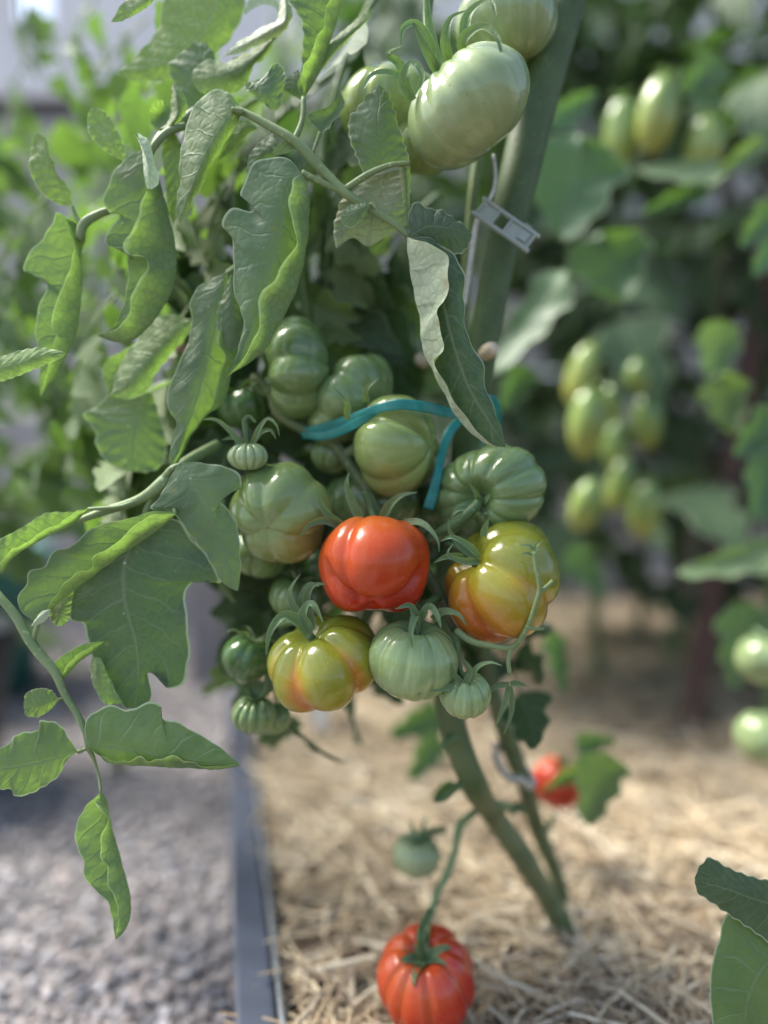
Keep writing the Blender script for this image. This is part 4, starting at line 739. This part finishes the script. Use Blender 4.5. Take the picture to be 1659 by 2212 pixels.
# ------------------------------------------------------------------ generic leaves for the rest of the foliage
def auto_leaflet(mb, o, dr, nm, L, W, g, rows=13, cols=9, mi=0):
    dr = dr/np.linalg.norm(dr); nm = nm-dr*np.dot(nm, dr); nm /= np.linalg.norm(nm)+1e-9; sd = np.cross(nm, dr)
    fold = g.uniform(-.15, .75); droop = g.uniform(.1, .9); ed = g.uniform(-.5, .5); tw = g.uniform(-.6, .6); lob = g.uniform(.14, .36); ph = g.random()*6
    rr = []; uv = []; c = o.copy(); t = dr.copy(); n = nm.copy()
    for i in range(rows):
        v = i/(rows-1); wv = W*.5*min(1., (v*5.5)**.6)*max(0, 1-v)**.62*1.35*(1+lob*math.sin(v*17+ph)*(1 if .1 < v < .85 else 0))
        if i: c = c + t*L/(rows-1)
        a = droop*1.1/(rows-1); t, n = t*math.cos(a)-n*math.sin(a), n*math.cos(a)+t*math.sin(a)
        s2 = sd*math.cos(tw*v)+n*math.sin(tw*v); n2 = n*math.cos(tw*v)-sd*math.sin(tw*v); row = []
        for u in np.linspace(-1, 1, cols):
            au = abs(u); row.append(c + s2*u*wv*(1-.25*max(0, fold)) + n2*(fold*au*.45 + ed*au**3*.35 + .06*math.sin(v*23+u*2+ph)*au)*wv); uv.append((u, v))
        rr.append(row)
    mb.grid(np.array(rr), np.array(uv).reshape(rows, cols, 2), mi=mi)
def comp_leaf(L, seed, npair=3, dens=1., wide=.58):
    g = random.Random(seed); mb = MB(); t = np.array([1., 0, .25]); c = np.zeros(3); pts = [c]; n = 10; dp = g.uniform(.5, 1.3)
    for i in range(n):
        a = dp/n; t = np.array([t[0]*math.cos(a)+t[2]*math.sin(a), t[1]+g.uniform(-.05, .05), t[2]*math.cos(a)-t[0]*math.sin(a)]); c = c+t/np.linalg.norm(t)*L/n; pts.append(c)
    pts = np.array(pts); mb.tube(pts, np.linspace(.0034, .0012, n+1)*L/.22, 6, steps=12, mi=1)
    for k in range(npair):
        f = .36+.56*k/npair; i = int(f*n); tt = pts[i+1]-pts[i]; tt /= np.linalg.norm(tt)
        for s in (-1, 1):
            sd = np.array([-tt[1], tt[0], 0])*s; dr = tt*g.uniform(.3, .8)+sd+np.array([0, 0, g.uniform(-.7, .2)]); ll = L*g.uniform(.30, .46)*(1.05-.15*k/npair)
            auto_leaflet(mb, pts[i]+dr*.012*L/.2, dr, np.array([g.uniform(-.4, .4), g.uniform(-.4, .4), 1]), ll, ll*wide*g.uniform(.8, 1.15), g)
            if g.random() < .5:
                j = min(n-1, i+1); auto_leaflet(mb, pts[j], tt*.4+sd+np.array([0, 0, -.3]), np.array([0, 0, 1.]), ll*.35, ll*.25, g, 7, 5)
    tt = pts[-1]-pts[-2]; ll = L*g.uniform(.42, .55)
    auto_leaflet(mb, pts[-1], tt+np.array([0, 0, -.2*np.linalg.norm(tt)]), np.array([g.uniform(-.3, .3), g.uniform(-.3, .3), 1]), ll, ll*wide, g)
    return mb
LEAF_MESHES = {}
def leaf_variants(key, mats, L, cnt, seed, **kw):
    out = []
    for i in range(cnt):
        mb = comp_leaf(L, seed+i, **kw); out.append(mesh('leaf', np.concatenate(mb.v), mb.f, np.concatenate(mb.uv), mats, True, mb.mi))
    LEAF_MESHES[key] = out
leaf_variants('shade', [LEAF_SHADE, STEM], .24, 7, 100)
leaf_variants('bright', [LEAF_FAR, STEM_LIGHT], .22, 6, 200)
leaf_variants('mid', [LEAF, STEM_LIGHT], .20, 6, 300)
def put_leaf(parent, loc, az, el, scale, key, g, roll=0.):
    o = bpy.data.objects.new('leaf', g.choice(LEAF_MESHES[key])); link(o, loc, parent)
    o.rotation_euler = (roll, -el, az); o.scale = (scale,)*3; return o
def bg_plant(label, x, y, h, n, key, seed, z0=0., sc0=1., lean=(0, 0), az_range=None, hmin=.12, group=None, cat='tomato plant', name='tomato_plant'):
    g = random.Random(seed); e = empty(name, (x, y, z0), label, cat, group)
    pts = [np.array([x+lean[0]*t*h+.02*math.sin(t*7+seed), y+lean[1]*t*h+.02*math.cos(t*6+seed), z0-.02+t*h]) for t in np.linspace(0, 1, 8)]
    b = MB(); b.tube(pts, np.linspace(.011, .005, 8), 8); b.build('stem', STEM, (x, y, z0), e)
    q = spl(np.array(pts), 60)
    for i in range(n):
        t = hmin+(1-hmin)*(i+g.random())/n; p = q[min(59, int(t*59))]
        az = i*2.4+g.uniform(-.5, .5) if az_range is None else g.uniform(*az_range)
        put_leaf(e, p, az, g.uniform(-.35, .65), sc0*g.uniform(.7, 1.25), key, g, g.uniform(-.5, .5))
    return e

# fillers on the front plant: pixel where the leaf starts, distance, heading in the picture, size
gf = random.Random(4)
def fill(x, y, d, hx, hy, hz, L, key):
    o = bpy.data.objects.new('leaf', gf.choice(LEAF_MESHES[key])); link(o, P(x, y, d), PLANT)
    X = Vector(V3(hx, hy, hz)); Z = Vector((gf.uniform(-.5, .5), gf.uniform(-.6, .3), 1.)); Z = (Z - X*Z.dot(X)).normalized(); Y = Z.cross(X)
    o.rotation_euler = Matrix([[X[i], Y[i], Z[i]] for i in range(3)]).to_euler(); s = L/.21*(.72 if key == 'bright' else 1); o.scale = (s, s, s)
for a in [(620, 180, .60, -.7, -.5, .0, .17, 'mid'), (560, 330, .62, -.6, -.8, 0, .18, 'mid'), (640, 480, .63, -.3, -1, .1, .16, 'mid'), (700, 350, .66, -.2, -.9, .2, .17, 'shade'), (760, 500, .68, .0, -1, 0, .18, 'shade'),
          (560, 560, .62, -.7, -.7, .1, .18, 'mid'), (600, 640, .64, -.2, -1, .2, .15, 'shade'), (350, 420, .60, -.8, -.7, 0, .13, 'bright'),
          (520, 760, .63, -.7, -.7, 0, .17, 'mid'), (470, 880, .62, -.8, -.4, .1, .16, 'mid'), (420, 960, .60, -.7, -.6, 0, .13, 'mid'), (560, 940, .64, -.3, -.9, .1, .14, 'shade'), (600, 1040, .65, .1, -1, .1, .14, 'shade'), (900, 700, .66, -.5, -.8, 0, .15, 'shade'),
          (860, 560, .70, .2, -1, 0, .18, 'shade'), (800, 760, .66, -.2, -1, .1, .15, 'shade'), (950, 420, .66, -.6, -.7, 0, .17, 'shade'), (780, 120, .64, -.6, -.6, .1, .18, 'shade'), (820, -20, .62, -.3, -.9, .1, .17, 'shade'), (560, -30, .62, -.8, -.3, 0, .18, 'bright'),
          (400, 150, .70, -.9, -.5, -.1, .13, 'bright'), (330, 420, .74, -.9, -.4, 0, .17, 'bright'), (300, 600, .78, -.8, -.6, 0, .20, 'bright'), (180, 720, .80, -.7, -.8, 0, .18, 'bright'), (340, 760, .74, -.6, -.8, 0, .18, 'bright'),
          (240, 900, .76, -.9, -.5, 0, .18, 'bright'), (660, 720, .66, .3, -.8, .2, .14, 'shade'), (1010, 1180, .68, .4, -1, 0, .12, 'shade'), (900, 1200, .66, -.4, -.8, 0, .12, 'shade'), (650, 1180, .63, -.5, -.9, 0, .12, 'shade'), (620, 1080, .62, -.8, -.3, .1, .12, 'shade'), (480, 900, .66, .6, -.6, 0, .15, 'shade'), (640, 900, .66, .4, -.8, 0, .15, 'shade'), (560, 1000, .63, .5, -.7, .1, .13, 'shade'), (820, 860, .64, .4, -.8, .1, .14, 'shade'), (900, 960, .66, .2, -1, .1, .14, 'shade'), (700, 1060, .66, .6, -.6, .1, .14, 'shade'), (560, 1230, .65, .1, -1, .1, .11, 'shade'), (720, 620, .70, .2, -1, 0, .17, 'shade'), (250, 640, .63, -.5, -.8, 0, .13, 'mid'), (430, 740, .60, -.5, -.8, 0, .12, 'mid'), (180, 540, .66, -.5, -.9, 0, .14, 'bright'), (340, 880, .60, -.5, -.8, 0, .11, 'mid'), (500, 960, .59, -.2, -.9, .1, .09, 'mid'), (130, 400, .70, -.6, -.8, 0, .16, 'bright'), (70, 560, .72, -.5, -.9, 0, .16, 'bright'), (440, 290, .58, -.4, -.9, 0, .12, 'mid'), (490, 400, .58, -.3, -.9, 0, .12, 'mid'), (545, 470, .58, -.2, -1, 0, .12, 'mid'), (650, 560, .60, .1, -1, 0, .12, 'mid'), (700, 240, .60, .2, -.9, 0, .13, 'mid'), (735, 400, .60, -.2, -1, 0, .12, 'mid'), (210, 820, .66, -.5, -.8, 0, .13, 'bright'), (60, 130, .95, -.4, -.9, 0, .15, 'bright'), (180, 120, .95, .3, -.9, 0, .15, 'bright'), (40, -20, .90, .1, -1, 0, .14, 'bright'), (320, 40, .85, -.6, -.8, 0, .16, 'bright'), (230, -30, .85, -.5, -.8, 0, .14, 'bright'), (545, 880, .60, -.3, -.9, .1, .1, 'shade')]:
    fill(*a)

# distinct soft leaves of the plants behind: base pixel, tip pixel, width, distance
def soft(parent, x0, y0, x1, y1, wpx, d, mat=LEAF_BG, tilt=0., side='top', lobes=.17):
    dx, dy = x1-x0, y1-y0; l = math.hypot(dx, dy); nx, ny = -dy/l, dx/l; R0, R1, R2 = [], [], []
    for i in range(15):
        t = i/14; hw = wpx*.5*min(1, (t*5)**.6)*(1-t)**.55*1.35*(1+lobes*math.sin(t*19+x1)*(1 if .1 < t < .9 else 0)); x = x0+dx*t; y = y0+dy*t
        R0.append((x+nx*hw, y+ny*hw, tilt)); R1.append((x, y, 6*math.sin(t*3))); R2.append((x-nx*hw, y-ny*hw, -tilt))
    return leaflet(parent, d, [R0, R1, R2], mat=mat, side=side, rows=24, cols=14, name='leaf')
KP = 'plum tomato plants behind the bed'
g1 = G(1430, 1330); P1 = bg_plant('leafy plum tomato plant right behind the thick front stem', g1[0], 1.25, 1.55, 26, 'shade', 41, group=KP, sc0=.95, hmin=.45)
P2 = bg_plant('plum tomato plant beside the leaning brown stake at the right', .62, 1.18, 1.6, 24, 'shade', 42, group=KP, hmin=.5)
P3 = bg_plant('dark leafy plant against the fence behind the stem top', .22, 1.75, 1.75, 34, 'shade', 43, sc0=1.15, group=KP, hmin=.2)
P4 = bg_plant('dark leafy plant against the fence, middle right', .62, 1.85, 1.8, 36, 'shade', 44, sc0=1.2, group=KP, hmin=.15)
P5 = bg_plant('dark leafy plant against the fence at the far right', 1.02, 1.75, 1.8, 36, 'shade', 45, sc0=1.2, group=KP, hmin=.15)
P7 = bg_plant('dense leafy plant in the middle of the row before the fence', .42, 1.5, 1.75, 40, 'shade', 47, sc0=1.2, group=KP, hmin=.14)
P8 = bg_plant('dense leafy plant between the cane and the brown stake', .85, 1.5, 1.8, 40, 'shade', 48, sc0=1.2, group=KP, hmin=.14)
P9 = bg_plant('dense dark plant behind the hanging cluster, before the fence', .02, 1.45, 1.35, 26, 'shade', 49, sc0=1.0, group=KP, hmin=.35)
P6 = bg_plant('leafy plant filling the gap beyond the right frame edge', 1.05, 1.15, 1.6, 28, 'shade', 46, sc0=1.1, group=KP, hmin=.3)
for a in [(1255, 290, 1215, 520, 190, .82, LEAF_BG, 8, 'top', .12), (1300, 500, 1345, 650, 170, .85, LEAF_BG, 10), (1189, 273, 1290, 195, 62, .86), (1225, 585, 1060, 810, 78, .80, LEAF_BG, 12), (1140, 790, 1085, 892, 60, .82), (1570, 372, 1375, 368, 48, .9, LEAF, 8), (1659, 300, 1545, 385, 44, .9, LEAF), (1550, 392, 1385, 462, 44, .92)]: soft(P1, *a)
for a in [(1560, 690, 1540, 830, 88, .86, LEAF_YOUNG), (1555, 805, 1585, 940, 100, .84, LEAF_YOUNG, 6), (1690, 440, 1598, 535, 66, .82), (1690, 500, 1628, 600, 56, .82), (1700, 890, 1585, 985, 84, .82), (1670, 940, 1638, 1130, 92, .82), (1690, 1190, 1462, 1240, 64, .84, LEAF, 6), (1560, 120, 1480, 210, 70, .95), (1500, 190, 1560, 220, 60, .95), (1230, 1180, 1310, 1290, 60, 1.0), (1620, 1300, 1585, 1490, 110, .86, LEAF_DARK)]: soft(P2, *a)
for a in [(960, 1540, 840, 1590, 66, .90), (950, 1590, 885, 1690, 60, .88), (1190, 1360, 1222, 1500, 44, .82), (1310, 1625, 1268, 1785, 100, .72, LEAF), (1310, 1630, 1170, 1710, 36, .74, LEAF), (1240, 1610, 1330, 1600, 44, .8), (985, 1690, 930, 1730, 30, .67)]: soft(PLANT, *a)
# brighter plants at the left
KL = 'bright leafy plants at the left'
bg_plant('bright backlit leafy plant far left behind the hanging leaves', -.46, 1.25, 1.08, 16, 'bright', 51, z0=-.085, group=KL, hmin=.45, sc0=.55)
bg_plant('bright leafy plant close to the fence at the upper left', -1.02, 1.7, 1.75, 14, 'bright', 52, z0=-.085, group=KL, hmin=.55, sc0=.55)
bg_plant('sparse bright leafy plant between the orange stake and the fence', -.20, 1.5, 1.3, 20, 'bright', 53, z0=0., group=KL, hmin=.35, sc0=.6)
bg_plant('slender bright plant leaning in from beyond the left edge, just behind the hanging leaves', -.58, .88, 1.0, 18, 'bright', 54, z0=-.085, group=KL, hmin=.4, sc0=.85, az_range=(-.9, .9))
bg_plant('bright bushy plant half way to the fence at the left edge', -.70, 1.25, 1.0, 13, 'bright', 55, z0=-.085, group=KL, hmin=.3, sc0=.7)

# ------------------------------------------------------------------ teal tie tape, clip, string, tie
def tape():
    k = NT('teal tie tape'); o = k.obj(); c = k.mix(k.mr(k.noise(o, 90, 3), .3, .7), (.012, .20, .175), (.025, .28, .245))
    pr = k.prin(c, .32, k.bump(k.noise(o, 240, 2), .2, .0008), Specular_IOR_Level=.5); tr = k.n('BsdfTranslucent'); k.set(tr.inputs[0], (.02, .4, .34))
    m = k.n('MixShader'); m.inputs[0].default_value = .22; k.t.links.new(pr, m.inputs[1]); k.t.links.new(tr.outputs[0], m.inputs[2]); M = k.done(m.outputs[0])
    b = MB()
    def band(top, bot, d):
        pa = spl(np.array([P(x, y, d+z/1000) for x, y, z in top]), 50); pb = spl(np.array([P(x, y, d+z/1000) for x, y, z in bot]), 50)
        r = np.array([pa*(1-t)+pb*t - FW*(.0003*math.sin(t*math.pi)) for t in np.linspace(0, 1, 7)]); b.grid(np.transpose(r, (1, 0, 2)))
    band([(648, 926, 6), (690, 916, -8), (750, 897, -24), (810, 874, -38), (860, 862, -46), (910, 866, -42), (970, 880, -16), (1010, 884, 0)], [(654, 950, 6), (702, 940, -8), (754, 918, -24), (814, 894, -38), (860, 885, -46), (910, 890, -42), (970, 903, -16), (1010, 904, 0)], .545)
    band([(648, 934, 5), (700, 930, -10), (760, 908, -26), (800, 892, -36)], [(655, 948, 5), (702, 951, -10), (765, 928, -26), (815, 896, -36)], .544)
    band([(985, 902, 0), (962, 930, -8), (945, 980, -14), (935, 1030, -20), (922, 1070, -20), (914, 1096, -20)], [(1003, 908, 0), (976, 945, -8), (962, 985, -14), (954, 1035, -20), (945, 1075, -20), (936, 1103, -20)], .545)
    band([(1038, 862, -4), (1052, 854, -8), (1072, 858, -4), (1084, 890, 4), (1080, 925, 12), (1040, 955, 18)], [(1042, 876, -4), (1054, 872, -8), (1062, 878, -4), (1066, 900, 4), (1060, 930, 12), (1028, 975, 18)], .540)
    band([(1000, 886, 0), (1030, 868, -6), (1048, 856, -8)], [(1000, 902, 0), (1034, 884, -6), (1052, 872, -8)], .541)
    o = b.build('tie_tape', M, P(860, 870, .53)); o.modifiers.new('thickness', 'SOLIDIFY').thickness = .0003
    tag(o, 'teal plastic tie tape looped from the truss to the thick stem', 'tie tape')
tape()
def clip():
    k = NT('clear plastic'); o = k.obj()
    M = k.done(k.prin((.62, .68, .62), .25, k.bump(k.noise(o, 300, 2), .15, .0006), Transmission_Weight=.5, IOR=1.15, Specular_IOR_Level=.6))
    d = .532; a = P(1038, 448, d); c = P(1146, 523, d-.004); ax = (c-a)/np.linalg.norm(c-a); L = np.linalg.norm(c-a)
    n = -FW*.96+UP*.18-RT*.1; n -= ax*np.dot(n, ax); n /= np.linalg.norm(n); s = np.cross(n, ax); A = [ax, s, n]; W = .0142
    e = empty('plant_clip', a, 'clear plastic plant clip with two square windows gripping the thick stem', 'plant clip')
    b = MB()
    for q in (-1, 1): b.box(a+ax*L/2+s*q*(W/2-.0008), L+.006, .0024, .0034, A)
    for t in (0, .30, .54, 1.0): b.box(a+ax*L*t, .0017, W-.0034, .0030, A)
    b.build('clip_frame', M, a, e, False, bevel=.0004)
    b = MB(); b.box(a+ax*L*.77-n*.0004, L*.44, W-.0044, .0012, A); b.box(a+ax*L*.15-n*.0004, L*.27, W-.0044, .0012, A); b.box(a+ax*L*.86+n*.0012, L*.16, W*.5, .0018, A)
    b.build('clip_plate', M, a, e, False, bevel=.0003)
    b = MB(); m = P(1098, 486, .560); th = np.linspace(-2.6, .9, 30)
    b.tube([m + (RT*math.cos(t)+FW*-.9*math.sin(t))*.0165 - UP*.006*math.cos(t) for t in th], .0013, 8, steps=50); b.build('clip_ring', M, a, e)
    b = MB(); b.tube([P(1066, 335, .545), P(1070, 370, .538), P(1066, 410, .535), P(1052, 440, .533), P(1036, 462, .534), P(1022, 520, .54), P(1014, 580, .545), P(1004, 660, .552)], [.0011, .0012, .0013, .0012, .0016, .0020, .0018, .0014], 8)
    tag(b.build('string', plain('white string', (.58, .58, .55), .7, .4, 400, .2), P(1066, 335, .545)), 'pale string hanging from the clear clip along the stem', 'string')
clip()
b = MB(); b.tube([P(1068, 1625, .645), P(1082, 1660, .640), P(1102, 1682, .640), P(1125, 1684, .645), P(1140, 1698, .652), P(1150, 1690, .665), P(1140, 1665, .68), P(1110, 1640, .68), P(1085, 1618, .672), P(1070, 1612, .655)], .0034, 8)
tag(b.build('plant_tie', plain('pale dry twine', (.46, .41, .33), .8, .3, 200, .15), P(1068, 1625, .645)), 'pale dry twist of twine looped round the lower side stem', 'plant tie')
